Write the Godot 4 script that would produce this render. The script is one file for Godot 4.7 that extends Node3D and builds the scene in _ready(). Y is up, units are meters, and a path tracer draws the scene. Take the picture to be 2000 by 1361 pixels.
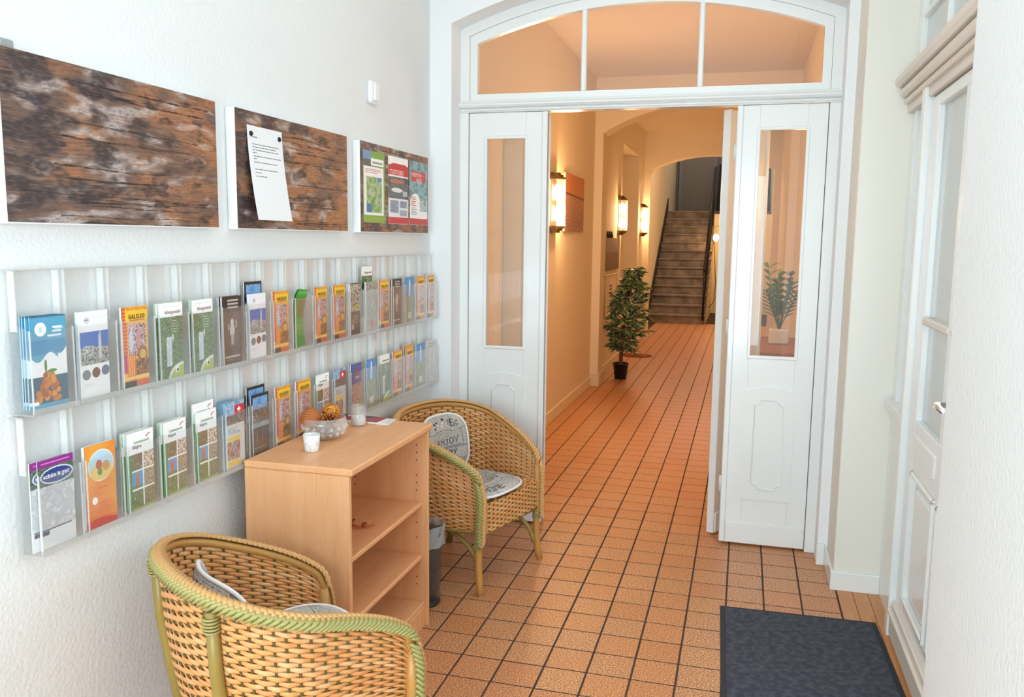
extends Node3D
# An entrance vestibule with a leaflet wall, folding glazed doors and a long warm-lit hall behind.

const PITCH := 0.15473
const GX := -0.1651
const GZ := -4.3265
const XL := -1.57      # left wall of the vestibule
const XR := 0.44       # right wall
const XD := 0.63       # plane of the side door in its recess
const HL := -1.52      # left wall of the hall
const HR := 0.46
const CX := -0.53      # middle of the doors and arches

var M := {}
var taken := {}
var rng := RandomNumberGenerator.new()

func _ready() -> void:
	# ---------------------------------------------------------------- camera, sky, large lights, exposure
	var cam := Camera3D.new()
	cam.name = "camera"
	add_child(cam)
	cam.fov = 2.0 * rad_to_deg(atan(680.5 / 1640.06))
	cam.near = 0.05
	cam.far = 100.0
	cam.basis = Basis(Vector3.UP, 0.2677) * Basis(Vector3.RIGHT, -0.1293) * Basis(Vector3.BACK, 0.0119)
	cam.position = Vector3(0, 1.52, 0)
	cam.current = true
	var we := WorldEnvironment.new()
	we.name = "world_environment"
	var env := Environment.new()
	var sky := Sky.new()
	var skm := ProceduralSkyMaterial.new()
	skm.sky_top_color = Color(0.80, 0.86, 0.93)
	skm.sky_horizon_color = Color(0.92, 0.94, 0.95)
	skm.ground_bottom_color = Color(0.62, 0.62, 0.60)
	skm.ground_horizon_color = Color(0.90, 0.91, 0.91)
	skm.sky_energy_multiplier = 0.85
	skm.ground_energy_multiplier = 0.7
	sky.sky_material = skm
	env.background_mode = Environment.BG_SKY
	env.sky = sky
	env.tonemap_mode = Environment.TONE_MAPPER_LINEAR
	env.tonemap_exposure = 0.86
	env.sdfgi_enabled = true
	env.ssao_enabled = true
	env.ssil_enabled = true
	we.environment = env
	add_child(we)
	# unseen area light behind the camera, placed to light the room from the front
	area_light("unseen_front_light", Vector3(-0.56, 1.30, 1.40), Vector3(0, 0, -1), Vector2(1.5, 1.9), Color(0.87, 0.955, 1.0), 11.8)
	# area light inside the side door panes, placed to brighten the left wall
	area_light("side_door_light", Vector3(0.60, 1.42, -2.66), Vector3(-1, 0, 0), Vector2(1.2, 1.1), Color(0.90, 0.965, 1.0), 1.25)
	# unseen ceiling panel, standing in for flash bounced off the vestibule ceiling
	area_light("unseen_bounce_light", Vector3(-0.55, 3.02, -2.05), Vector3(0, -1, 0), Vector2(1.7, 3.2), Color(0.92, 0.975, 1.0), 0.45)

	rng.seed = 77
	make_materials()
	build_vestibule()
	build_floor()
	build_door_wall()
	build_side_door()
	build_hall()
	build_stairs()
	build_lamps()
	build_boards()
	build_rack()
	build_cabinet()
	build_chairs()
	build_floor_things()
	build_plant()
	build_hall_things()

# ------------------------------------------------------------------ helpers
func area_light(called: String, at: Vector3, dir: Vector3, size: Vector2, col: Color, energy: float) -> void:
	var l := AreaLight3D.new()
	l.name = called
	l.area_size = size
	l.light_color = col
	l.light_energy = energy
	l.area_normalize_energy = true
	l.shadow_enabled = true
	l.area_range = 30.0
	l.area_attenuation = 2.0
	add_child(l)
	l.position = at
	l.basis = Basis.looking_at(dir, Vector3.UP if absf(dir.y) < 0.9 else Vector3.FORWARD)

func numbered(n: String) -> String:
	if not taken.has(n):
		taken[n] = 0
		return n
	taken[n] += 1
	return "%s_%03d" % [n, taken[n]]

func thing(called: String, label: String, category: String, at := Vector3.ZERO, turn := 0.0, group := "") -> Node3D:
	var o := Node3D.new()
	o.name = numbered(called)
	add_child(o)
	o.position = at
	o.rotation.y = turn
	tag(o, label, category, group)
	return o

func tag(o: Node, label: String, category: String, group := "") -> void:
	o.set_meta("label", label)
	o.set_meta("category", category)
	if group != "":
		o.set_meta("group", group)

func setting(called: String, label: String, at := Vector3.ZERO) -> Node3D:
	var o := Node3D.new()
	o.name = numbered(called)
	add_child(o)
	o.position = at
	o.set_meta("kind", "structure")
	o.set_meta("label", label)
	return o

func wallpart(called: String, st: SurfaceTool, m: Material, label := "") -> MeshInstance3D:
	var o := MeshInstance3D.new()
	o.name = numbered(called)
	o.mesh = st.commit()
	o.material_override = m
	add_child(o)
	o.set_meta("kind", "structure")
	if label != "":
		o.set_meta("label", label)
	return o

func inst(called: String, mesh: Mesh, m: Material, parent: Node, at := Vector3.ZERO, label := "") -> MeshInstance3D:
	var o := MeshInstance3D.new()
	o.name = called
	o.mesh = mesh
	o.material_override = m
	parent.add_child(o, true)
	o.position = at
	if label != "":
		o.set_meta("label", label)
	return o

# a part whose shape was written in world coordinates, under a thing that is moved but not turned
func part(called: String, st: SurfaceTool, m: Material, parent: Node3D, label := "") -> MeshInstance3D:
	var off := Vector3.ZERO
	var p: Node = parent
	while p != self:
		off += (p as Node3D).position
		p = p.get_parent()
	return inst(called, st.commit(), m, parent, -off, label)

func own(called: String, st: SurfaceTool, m: Material, parent: Node3D, label := "") -> MeshInstance3D:
	return inst(called, st.commit(), m, parent, Vector3.ZERO, label)

func mb(smooth := false) -> SurfaceTool:
	var st := SurfaceTool.new()
	st.begin(Mesh.PRIMITIVE_TRIANGLES)
	st.set_smooth_group(0 if smooth else 0xFFFFFFFF)
	return st

func done(st: SurfaceTool) -> SurfaceTool:
	st.generate_normals()
	return st

func v(st: SurfaceTool, p: Vector3, uv := Vector2.ZERO) -> void:
	st.set_uv(uv)
	st.add_vertex(p)

func tri(st: SurfaceTool, a: Vector3, b: Vector3, c: Vector3, out: Vector3) -> void:
	if (c - a).cross(b - a).dot(out) < 0.0:
		v(st, a); v(st, c); v(st, b)
	else:
		v(st, a); v(st, b); v(st, c)

func quad(st: SurfaceTool, a: Vector3, b: Vector3, c: Vector3, d: Vector3, out: Vector3, u := [Vector2(0, 1), Vector2(1, 1), Vector2(1, 0), Vector2(0, 0)]) -> void:
	if (c - a).cross(b - a).dot(out) < 0.0:
		v(st, a, u[0]); v(st, d, u[3]); v(st, c, u[2]); v(st, a, u[0]); v(st, c, u[2]); v(st, b, u[1])
	else:
		v(st, a, u[0]); v(st, b, u[1]); v(st, c, u[2]); v(st, a, u[0]); v(st, c, u[2]); v(st, d, u[3])

# box from corner to corner with chamfered edges
func box(st: SurfaceTool, lo: Vector3, hi: Vector3, b := 0.0, xf := Transform3D.IDENTITY) -> void:
	var c := (lo + hi) * 0.5
	var h := (hi - lo) * 0.5
	b = minf(b, minf(h.x, minf(h.y, h.z)) * 0.9)
	for ax in 3:
		for s in [-1.0, 1.0]:
			var n := Vector3.ZERO
			n[ax] = s
			var a1 := (ax + 1) % 3
			var a2 := (ax + 2) % 3
			var pts := []
			for k in [[-1, -1], [1, -1], [1, 1], [-1, 1]]:
				var p := Vector3.ZERO
				p[ax] = s * h[ax]
				p[a1] = k[0] * (h[a1] - b)
				p[a2] = k[1] * (h[a2] - b)
				pts.append(xf * (c + p))
			quad(st, pts[0], pts[1], pts[2], pts[3], xf.basis * n)
	if b <= 0.0:
		return
	for ax in 3:
		var a1 := (ax + 1) % 3
		var a2 := (ax + 2) % 3
		for s in [-1.0, 1.0]:
			for t in [-1.0, 1.0]:
				var pts := []
				for e in [[-1, 0], [1, 0], [1, 1], [-1, 1]]:
					var p := Vector3.ZERO
					p[ax] = e[0] * (h[ax] - b)
					p[a1] = s * (h[a1] - (b if e[1] == 1 else 0.0))
					p[a2] = t * (h[a2] - (0.0 if e[1] == 1 else b))
					pts.append(xf * (c + p))
				var n := Vector3.ZERO
				n[a1] = s
				n[a2] = t
				quad(st, pts[0], pts[1], pts[2], pts[3], xf.basis * n)
	for s in [-1.0, 1.0]:
		for t in [-1.0, 1.0]:
			for r in [-1.0, 1.0]:
				var k := Vector3(s, t, r)
				tri(st, xf * (c + k * (h - Vector3(0, b, b))), xf * (c + k * (h - Vector3(b, 0, b))), xf * (c + k * (h - Vector3(b, b, 0))), xf.basis * k)

func bx(x0: float, x1: float, y0: float, y1: float, z0: float, z1: float, b := 0.0) -> SurfaceTool:
	var st := mb()
	box(st, Vector3(minf(x0, x1), minf(y0, y1), minf(z0, z1)), Vector3(maxf(x0, x1), maxf(y0, y1), maxf(z0, z1)), b)
	return done(st)

# swept tube; radii one number or one for each point
func tube(st: SurfaceTool, pts: Array, radii, sides := 8, capped := true, flat := 1.0) -> void:
	var n := pts.size()
	var rings := []
	var up := Vector3.UP
	var t0: Vector3 = (pts[1] - pts[0]).normalized()
	if absf(t0.dot(up)) > 0.9:
		up = Vector3.RIGHT
	var side := t0.cross(up).normalized()
	for i in n:
		var t: Vector3
		if i == 0: t = (pts[1] - pts[0]).normalized()
		elif i == n - 1: t = (pts[n - 1] - pts[n - 2]).normalized()
		else: t = (pts[i + 1] - pts[i - 1]).normalized()
		side = (side - t * side.dot(t)).normalized()
		var other := t.cross(side)
		var r: float = radii[i] if radii is Array else radii
		var ring := []
		for k in sides:
			var a := TAU * k / sides
			ring.append(pts[i] + side * cos(a) * r + other * sin(a) * r * flat)
		rings.append(ring)
	for i in n - 1:
		for k in sides:
			var k2 := (k + 1) % sides
			var mid: Vector3 = (rings[i][k] + rings[i][k2]) * 0.5 - pts[i]
			quad(st, rings[i][k], rings[i][k2], rings[i + 1][k2], rings[i + 1][k], mid)
	if capped:
		for e in [0, n - 1]:
			var dir: Vector3 = (pts[0] - pts[1]) if e == 0 else (pts[n - 1] - pts[n - 2])
			for k in sides:
				tri(st, pts[e], rings[e][k], rings[e][(k + 1) % sides], dir)

func lathe(st: SurfaceTool, prof: Array, segs := 24, at := Vector3.ZERO, sweep := TAU, start := 0.0) -> void:
	for i in prof.size() - 1:
		var p: Vector2 = prof[i]
		var q: Vector2 = prof[i + 1]
		for k in segs:
			var a := start + sweep * k / segs
			var b := start + sweep * (k + 1) / segs
			var d := Vector3(cos((a + b) / 2), 0, sin((a + b) / 2))
			var e := q - p
			var out := d * e.y - Vector3.UP * e.x
			var A := at + Vector3(cos(a) * p.x, p.y, sin(a) * p.x)
			var B := at + Vector3(cos(b) * p.x, p.y, sin(b) * p.x)
			var C := at + Vector3(cos(b) * q.x, q.y, sin(b) * q.x)
			var D := at + Vector3(cos(a) * q.x, q.y, sin(a) * q.x)
			if p.x < 1e-5:
				tri(st, A, C, D, out)
			elif q.x < 1e-5:
				tri(st, A, B, C, out)
			else:
				quad(st, A, B, C, D, out, [Vector2(float(k) / segs, float(i)), Vector2(float(k + 1) / segs, float(i)), Vector2(float(k + 1) / segs, i + 1.0), Vector2(float(k) / segs, i + 1.0)])

# polygon in x, y pushed from z0 to z1
func prism(st: SurfaceTool, poly: PackedVector2Array, z0: float, z1: float) -> void:
	var idx := Geometry2D.triangulate_polygon(poly)
	for i in range(0, idx.size(), 3):
		for zz in [z0, z1]:
			var out := Vector3(0, 0, 1 if zz > minf(z0, z1) else -1)
			tri(st, Vector3(poly[idx[i]].x, poly[idx[i]].y, zz), Vector3(poly[idx[i + 1]].x, poly[idx[i + 1]].y, zz), Vector3(poly[idx[i + 2]].x, poly[idx[i + 2]].y, zz), out)
	var cw := 1.0 if Geometry2D.is_polygon_clockwise(poly) else -1.0
	for i in poly.size():
		var a := poly[i]
		var b := poly[(i + 1) % poly.size()]
		var n := Vector3(-(b - a).y, (b - a).x, 0) * cw
		quad(st, Vector3(a.x, a.y, z0), Vector3(b.x, b.y, z0), Vector3(b.x, b.y, z1), Vector3(a.x, a.y, z1), n)

# points of a round arch about (CX, yc), from x = CX + from to x = CX + to
func arc(r: float, yc: float, from: float, to: float, n := 24) -> PackedVector2Array:
	var out := PackedVector2Array()
	for i in n + 1:
		var x := lerpf(from, to, float(i) / n)
		out.append(Vector2(CX + x, yc + sqrt(r * r - x * x)))
	return out

func col(r: int, g: int, b: int) -> Color:
	return Color(r / 255.0, g / 255.0, b / 255.0)

func mat(c: Color, rough := 0.6, metal := 0.0) -> StandardMaterial3D:
	var m := StandardMaterial3D.new()
	m.albedo_color = c
	m.roughness = rough
	m.metallic = metal
	return m

func noise_img(w: int, h: int, freq: float, seed_: int, oct := 3, ridged := false) -> Image:
	var n := FastNoiseLite.new()
	n.seed = seed_
	n.frequency = freq
	n.fractal_octaves = oct
	if ridged:
		n.fractal_type = FastNoiseLite.FRACTAL_RIDGED
	return n.get_seamless_image(w, h)

func tex(img: Image) -> ImageTexture:
	img.generate_mipmaps()
	return ImageTexture.create_from_image(img)

# picture whose colour runs along a ramp with the noise
func ramp_img(w: int, h: int, noise: Image, stops: Array) -> Image:
	var im := Image.create(w, h, false, Image.FORMAT_RGB8)
	var g := Gradient.new()
	g.offsets = PackedFloat32Array(stops.map(func(s): return s[0]))
	g.colors = PackedColorArray(stops.map(func(s): return s[1]))
	for y in h:
		for x in w:
			im.set_pixel(x, y, g.sample(noise.get_pixel(x, y).r))
	return im

func glass(tint: Color, alpha: float, rough := 0.02) -> StandardMaterial3D:
	var m := mat(Color(tint.r, tint.g, tint.b, alpha), rough)
	m.transparency = BaseMaterial3D.TRANSPARENCY_ALPHA
	return m

func solid_glass(tint: Color, rough := 0.02) -> StandardMaterial3D:
	var m := mat(tint, rough)
	m.refraction_enabled = true
	m.refraction_scale = 0.05
	m.transparency = BaseMaterial3D.TRANSPARENCY_ALPHA
	m.albedo_color.a = 0.1
	return m

func wood_img(w: int, h: int, seed_: int, a: Color, b: Color, c: Color, stretch := 14.0) -> Image:
	var n := FastNoiseLite.new()
	n.seed = seed_
	n.frequency = 0.02
	n.fractal_octaves = 4
	var f := FastNoiseLite.new()
	f.seed = seed_ + 5
	f.frequency = 0.15
	var im := Image.create(w, h, false, Image.FORMAT_RGB8)
	for y in h:
		for x in w:
			var t := 0.5 + 0.5 * n.get_noise_2d(x * 1.6, y / stretch * 1.6)
			var u := 0.5 + 0.5 * f.get_noise_2d(x * 2.0, y / stretch)
			var k := a.lerp(b, clampf(t, 0, 1)).lerp(c, clampf((u - 0.55) * 1.4, 0, 0.5))
			im.set_pixel(x, y, k)
	return im

func make_materials() -> void:
	# plaster with the pimples of wood-chip paper
	var bump := noise_img(512, 512, 0.045, 3, 2)
	var wall := mat(col(233, 235, 234), 0.75)
	wall.uv1_triplanar = true
	wall.uv1_world_triplanar = true
	wall.uv1_scale = Vector3(2.6, 2.6, 2.6)
	var nb: Image = bump.duplicate()
	nb.convert(Image.FORMAT_RGBA8)
	nb.bump_map_to_normal_map(6.0)
	wall.normal_enabled = true
	wall.normal_texture = tex(nb)
	wall.normal_scale = 0.22
	M.wall = wall
	M.plain_white = mat(col(244, 244, 244), 0.7)
	M.ceiling = mat(col(236, 237, 235), 0.85)
	M.hall_wall = mat(col(238, 224, 198), 0.8)
	M.hall_ceiling = mat(col(226, 212, 188), 0.85)
	M.reveal = mat(col(236, 232, 220), 0.55)
	var en := mat(col(240, 241, 238), 0.22)
	en.clearcoat_enabled = true
	en.clearcoat = 0.35
	en.clearcoat_roughness = 0.12
	M.enamel = en
	M.enamel_warm = mat(col(229, 221, 209), 0.35)
	M.pane = glass(col(235, 240, 240), 0.05, 0.01)
	M.pane.metallic_specular = 0.3
	M.side_pane = glass(col(226, 232, 230), 0.45, 0.05)
	M.dark_gap = mat(col(70, 66, 60), 0.8)
	M.grout = mat(col(74, 54, 42), 0.95)
	# clay tiles with a fine speckle
	var sp := noise_img(512, 512, 0.13, 11, 2)
	var tones := [
		[col(132, 80, 50), col(204, 140, 94), col(248, 198, 144)],
		[col(138, 80, 48), col(202, 134, 88), col(240, 182, 128)],
		[col(126, 78, 50), col(200, 138, 94), col(248, 198, 148)],
		[col(140, 84, 52), col(206, 138, 92), col(242, 184, 130)]]
	M.tiles = []
	for i in tones.size():
		var im := ramp_img(512, 512, sp, [[0.22, tones[i][0]], [0.44, tones[i][1]], [0.56, tones[i][1]], [0.74, tones[i][2]]])
		var m := mat(Color.WHITE, 0.42)
		m.albedo_texture = tex(im)
		m.uv1_triplanar = true
		m.uv1_world_triplanar = true
		m.uv1_scale = Vector3(2.1, 2.1, 2.1)
		m.uv1_offset = Vector3(0.13 * i, 0, 0.31 * i)
		M.tiles.append(m)
	# beech veneer
	var beech := mat(Color.WHITE, 0.42)
	beech.albedo_texture = tex(wood_img(256, 512, 21, col(229, 164, 112), col(241, 184, 134), col(216, 148, 96)))
	beech.uv1_triplanar = true
	beech.uv1_scale = Vector3(2.4, 1.2, 2.4)
	M.beech = beech
	var plank := mat(Color.WHITE, 0.4)
	plank.albedo_texture = tex(wood_img(256, 512, 33, col(196, 130, 74), col(216, 154, 98), col(164, 96, 50)))
	plank.uv1_triplanar = true
	plank.uv1_scale = Vector3(3.0, 3.0, 1.4)
	M.plank = plank
	# carpet mat
	var cim := ramp_img(256, 256, noise_img(256, 256, 0.035, 41, 5), [[0.1, col(64, 68, 80)], [0.5, col(78, 82, 94)], [0.9, col(98, 101, 112)]])
	var carpet := mat(Color.WHITE, 0.98)
	carpet.albedo_texture = tex(cim)
	carpet.uv1_triplanar = true
	carpet.uv1_scale = Vector3(3, 3, 3)
	var cn := noise_img(256, 256, 0.3, 43, 2)
	cn.convert(Image.FORMAT_RGBA8)
	cn.bump_map_to_normal_map(8.0)
	carpet.normal_enabled = true
	carpet.normal_texture = tex(cn)
	M.carpet = carpet
	M.mat_edge = mat(col(44, 46, 54), 0.8)
	var stone := mat(Color.WHITE, 0.7)
	stone.albedo_texture = tex(ramp_img(256, 256, noise_img(256, 256, 0.02, 51, 5), [[0.0, col(108, 98, 92)], [0.5, col(138, 126, 118)], [1.0, col(164, 152, 144)]]))
	stone.uv1_triplanar = true
	stone.uv1_world_triplanar = true
	stone.uv1_scale = Vector3(0.8, 0.8, 0.8)
	M.stone = stone
	M.iron = mat(col(24, 24, 28), 0.45, 0.3)
	M.chrome = mat(col(205, 200, 190), 0.22, 1.0)
	M.brass = mat(col(120, 92, 58), 0.35, 0.9)
	M.acrylic = glass(col(246, 244, 238), 0.035, 0.06)
	M.acrylic_rib = glass(col(250, 250, 247), 0.38, 0.15)
	M.acrylic_edge = glass(col(226, 226, 222), 0.26, 0.1)
	M.paper = mat(col(244, 245, 246), 0.6)
	M.page_edge = mat(col(226, 228, 230), 0.8)
	M.black_plastic = mat(col(22, 23, 26), 0.4)
	var wk := mat(Color.WHITE, 0.42)
	wk.vertex_color_use_as_albedo = true
	M.wicker = wk
	M.stake = mat(col(98, 88, 42), 0.6)
	var can := mat(Color.WHITE, 0.35)
	can.albedo_texture = tex(wood_img(64, 256, 61, col(208, 150, 82), col(190, 140, 72), col(150, 124, 60), 8.0))
	can.uv1_triplanar = true
	can.uv1_scale = Vector3(5, 2.5, 5)
	M.cane = can
	var oli := mat(Color.WHITE, 0.35)
	oli.albedo_texture = tex(wood_img(64, 256, 67, col(146, 124, 58), col(172, 142, 72), col(116, 100, 42), 8.0))
	oli.uv1_triplanar = true
	oli.uv1_scale = Vector3(5, 2.5, 5)
	M.olive_cane = oli
	M.binding = mat(col(168, 154, 92), 0.5)
	M.leaf = mat(Color.WHITE, 0.45)
	M.leaf.vertex_color_use_as_albedo = true
	M.bark = mat(col(120, 84, 60), 0.85)

# ------------------------------------------------------------------ the room
func build_vestibule() -> void:
	wallpart("wall_left", bx(XL - 0.3, XL, -0.05, 3.2, -4.6, 1.8), M.wall, "white wood-chip papered wall with the leaflet racks")
	var st := mb()
	box(st, Vector3(XR, -0.05, -2.0), Vector3(XR + 0.35, 3.2, 1.8))
	wallpart("wall_right", done(st), M.wall, "white papered wall at the near right")
	# the strip of right wall between the recess and the door wall, and what closes the recess above
	wallpart("wall_right", bx(XR, XR + 0.6, -0.05, 3.2, -4.6, -3.81, 0.004), M.reveal, "cream reveal beside the side door")
	wallpart("wall_right", bx(XR, XD + 0.16, 2.78, 3.2, -3.81, -2.0), M.reveal, "wall above the side door recess")
	wallpart("ceiling", bx(XL - 0.3, XD + 0.4, 3.1, 3.25, -4.6, 1.8), M.ceiling, "white vestibule ceiling")
	# wall behind the camera with a glazed entrance, both out of view
	st = mb()
	box(st, Vector3(XL, 2.75, 1.5), Vector3(XR, 3.2, 1.8))
	box(st, Vector3(XL, -0.05, 1.5), Vector3(-1.34, 2.75, 1.8))
	box(st, Vector3(0.22, -0.05, 1.5), Vector3(XR, 2.75, 1.8))
	box(st, Vector3(-1.34, -0.05, 1.5), Vector3(0.22, 0.35, 1.8))
	wallpart("wall_back", done(st), M.wall, "white wall behind the viewer")
	var w := setting("unseen_window_1", "unseen glazed entrance front behind the viewer", Vector3(-0.56, 0.35, 1.65))
	st = mb()
	for x in [-1.34, -0.59, 0.15]:
		box(st, Vector3(x, 0.35, 1.6), Vector3(x + 0.07, 2.75, 1.68), 0.004)
	for y in [0.35, 1.9, 2.68]:
		box(st, Vector3(-1.34, y, 1.605), Vector3(0.22, y + 0.07, 1.675), 0.004)
	part("frame", done(st), M.enamel, w)
	part("pane", bx(-1.3, 0.18, 0.4, 2.72, 1.635, 1.641), M.pane, w)
	wallpart("baseboard_right", bx(XR - 0.012, XR, 0, 0.09, -4.1, -3.80, 0.003), M.enamel)
	wallpart("baseboard_right", bx(XR - 0.012, XD, 0, 0.085, -3.81, -3.795, 0.003), M.enamel, "white baseboard below the cream reveal")
	wallpart("baseboard_right", bx(XR - 0.014, XR, 0, 0.08, -2.0, 1.5, 0.003), M.enamel)
	wallpart("baseboard_left", bx(XL, XL + 0.012, 0, 0.08, -4.1, 1.5, 0.003), M.enamel)
	# glowing panel out of view, in place of flash bounced off the ceiling
	var lamp := thing("unseen_ceiling_panel", "unseen white light panel on the vestibule ceiling, standing in for bounced flash", "lamp", Vector3(-0.55, 3.1, -2.05))
	part("housing", bx(-1.42, 0.32, 3.05, 3.10, -3.67, -0.43, 0.006), M.plain_white, lamp)
	var em := mat(Color.WHITE, 0.5)
	em.emission_enabled = true
	em.emission = Color(1.0, 0.98, 0.95)
	em.emission_energy_multiplier = 0.4
	part("diffuser", bx(-1.40, 0.30, 3.035, 3.05, -3.65, -0.45, 0.004), em, lamp)

func build_floor() -> void:
	var f := setting("floor", "tiled floor of square brown clay tiles")
	own("screed", bx(-1.75, 0.62, -0.12, -0.0014, -21.0, 1.8), M.grout, f)
	var variants := []
	var g := PITCH - 0.0072
	for i in 3:
		var st := mb()
		var h := g * 0.5
		var e := 0.0009 + 0.0003 * i
		box(st, Vector3(-h, -0.014, -h), Vector3(h, 0, h), e)
		variants.append(done(st).commit())
	var near := []
	var rest := []
	for j in range(-76, 38):
		for i in range(-9, 4):
			var p := Vector3(GX + (i + 0.5) * PITCH, 0, GZ + (j + 0.5) * PITCH)
			if p.z < -16.0 or p.z > 1.4:
				continue
			# hidden from view: behind the camera or under its feet
			if j <= 13 and j > -10 and near.size() < 300:
				near.append(p)
			else:
				rest.append(p)
	# 300 largest in view, nearest rows first
	near.sort_custom(func(a, b): return a.z > b.z)
	for p in near:
		var o := inst("tile", variants[rng.randi() % 3], M.tiles[rng.randi() % 4], f, p + Vector3(0, rng.randf_range(-0.0004, 0.0), 0))
		o.rotation = Vector3(rng.randf_range(-0.0012, 0.0012), (rng.randi() % 4) * PI / 2 + rng.randf_range(-0.003, 0.003), rng.randf_range(-0.002, 0.002))
	for k in 4:
		var st := mb()
		for q in rest.size():
			if (q * 7 + q / 13) % 4 == k:
				var h := g * 0.5
				var p: Vector3 = rest[q]
				box(st, p + Vector3(-h, -0.014, -h), p + Vector3(h, 0, h), 0.001)
		var o := own("tile_field", done(st), M.tiles[k], f)
		o.set_meta("kind", "stuff")
	# wooden threshold in the recess of the side door
	var x0 := XR + 0.018
	for i in 3:
		var w := 0.064
		inst("plank", bx(x0, x0 + w - 0.002, -0.02, 0.001, -3.80, -1.95, 0.001).commit(), M.plank, f)
		x0 += w

func leaf_door(d: Node3D, called: String, x0: float, x1: float, zf: float, gl0: float, gl1: float, gy0: float, gy1: float, xf: Transform3D, hinge_left: bool) -> void:
	# one leaf in world coordinates before xf: stiles and rails round a glass pane, a raised panel below, a kick plate
	var lf := Node3D.new()
	lf.name = called
	d.add_child(lf, true)
	lf.transform = Transform3D(Basis.IDENTITY, -d.position) * xf
	var y0 := 0.012
	var y1 := 2.163
	var zb := zf - 0.04
	var st := mb()
	box(st, Vector3(x0, y0, zb), Vector3(gl0, y1, zf), 0.002)
	box(st, Vector3(gl1, y0, zb), Vector3(x1, y1, zf), 0.002)
	box(st, Vector3(gl0, gy1, zb), Vector3(gl1, y1, zf), 0.0)
	box(st, Vector3(gl0, y0, zb), Vector3(gl1, gy0, zf), 0.0)
	inst("leaf_frame", done(st).commit(), M.enamel, lf)
	# glazing bead
	st = mb()
	for s in [[zf - 0.006, zf + 0.006]]:
		box(st, Vector3(gl0 - 0.012, gy0 - 0.012, s[0]), Vector3(gl0 + 0.004, gy1 + 0.012, s[1]), 0.003)
		box(st, Vector3(gl1 - 0.004, gy0 - 0.012, s[0]), Vector3(gl1 + 0.012, gy1 + 0.012, s[1]), 0.003)
		box(st, Vector3(gl0, gy0 - 0.012, s[0]), Vector3(gl1, gy0 + 0.004, s[1]), 0.003)
		box(st, Vector3(gl0, gy1 - 0.004, s[0]), Vector3(gl1, gy1 + 0.012, s[1]), 0.003)
	inst("glazing_bead", done(st).commit(), M.enamel, lf)
	inst("pane", bx(gl0, gl1, gy0, gy1, zf - 0.024, zf - 0.020).commit(), M.pane, lf)
	# raised lower panel with an arched head and an inner moulding with cut-in corners
	var pm := (gl0 + gl1) * 0.5
	var pw := (gl1 - gl0) * 0.5 + 0.012
	var outer := PackedVector2Array([Vector2(pm - pw, 0.243), Vector2(pm + pw, 0.243), Vector2(pm + pw, 0.800)])
	for i in 9:
		var t := 1.0 - i / 4.0
		outer.append(Vector2(pm + t * pw * 0.6, 0.806 + 0.012 * (1.0 - t * t)))
	outer.append(Vector2(pm - pw, 0.800))
	st = mb()
	prism(st, outer, zf - 0.002, zf + 0.005)
	inst("panel", done(st).commit(), M.enamel, lf)
	st = mb(true)
	var c := 0.028
	var iw := pw - 0.05
	var ya := 0.30
	var yb := 0.752
	var loop := []
	for k in [[1, 1], [-1, 1], [-1, -1], [1, -1]]:
		var cx: float = pm + k[0] * iw
		var cy: float = (yb if k[1] > 0 else ya)
		var pts := []
		for i in 5:
			var a := PI / 2 * i / 4.0
			pts.append(Vector3(cx - k[0] * c * cos(a), cy - k[1] * c * sin(a), zf + 0.005))
		if k[0] * k[1] > 0:
			pts.reverse()
		loop.append_array(pts)
	loop.append(loop[0])
	tube(st, loop, 0.0042, 5, false)
	inst("panel_moulding", done(st).commit(), M.enamel, lf)
	inst("kick_plate", bx(x0 + 0.012, x1 - 0.004, 0.014, 0.120, zf, zf + 0.006, 0.002).commit(), M.enamel, lf)
	# the strip that covers the joint to the next leaf
	var ax := x0 if not hinge_left else x1
	inst("astragal", bx(ax - 0.018, ax + 0.010, 0.014, 2.163, zf - 0.002, zf + 0.010, 0.004).commit(), M.enamel, lf)

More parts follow.
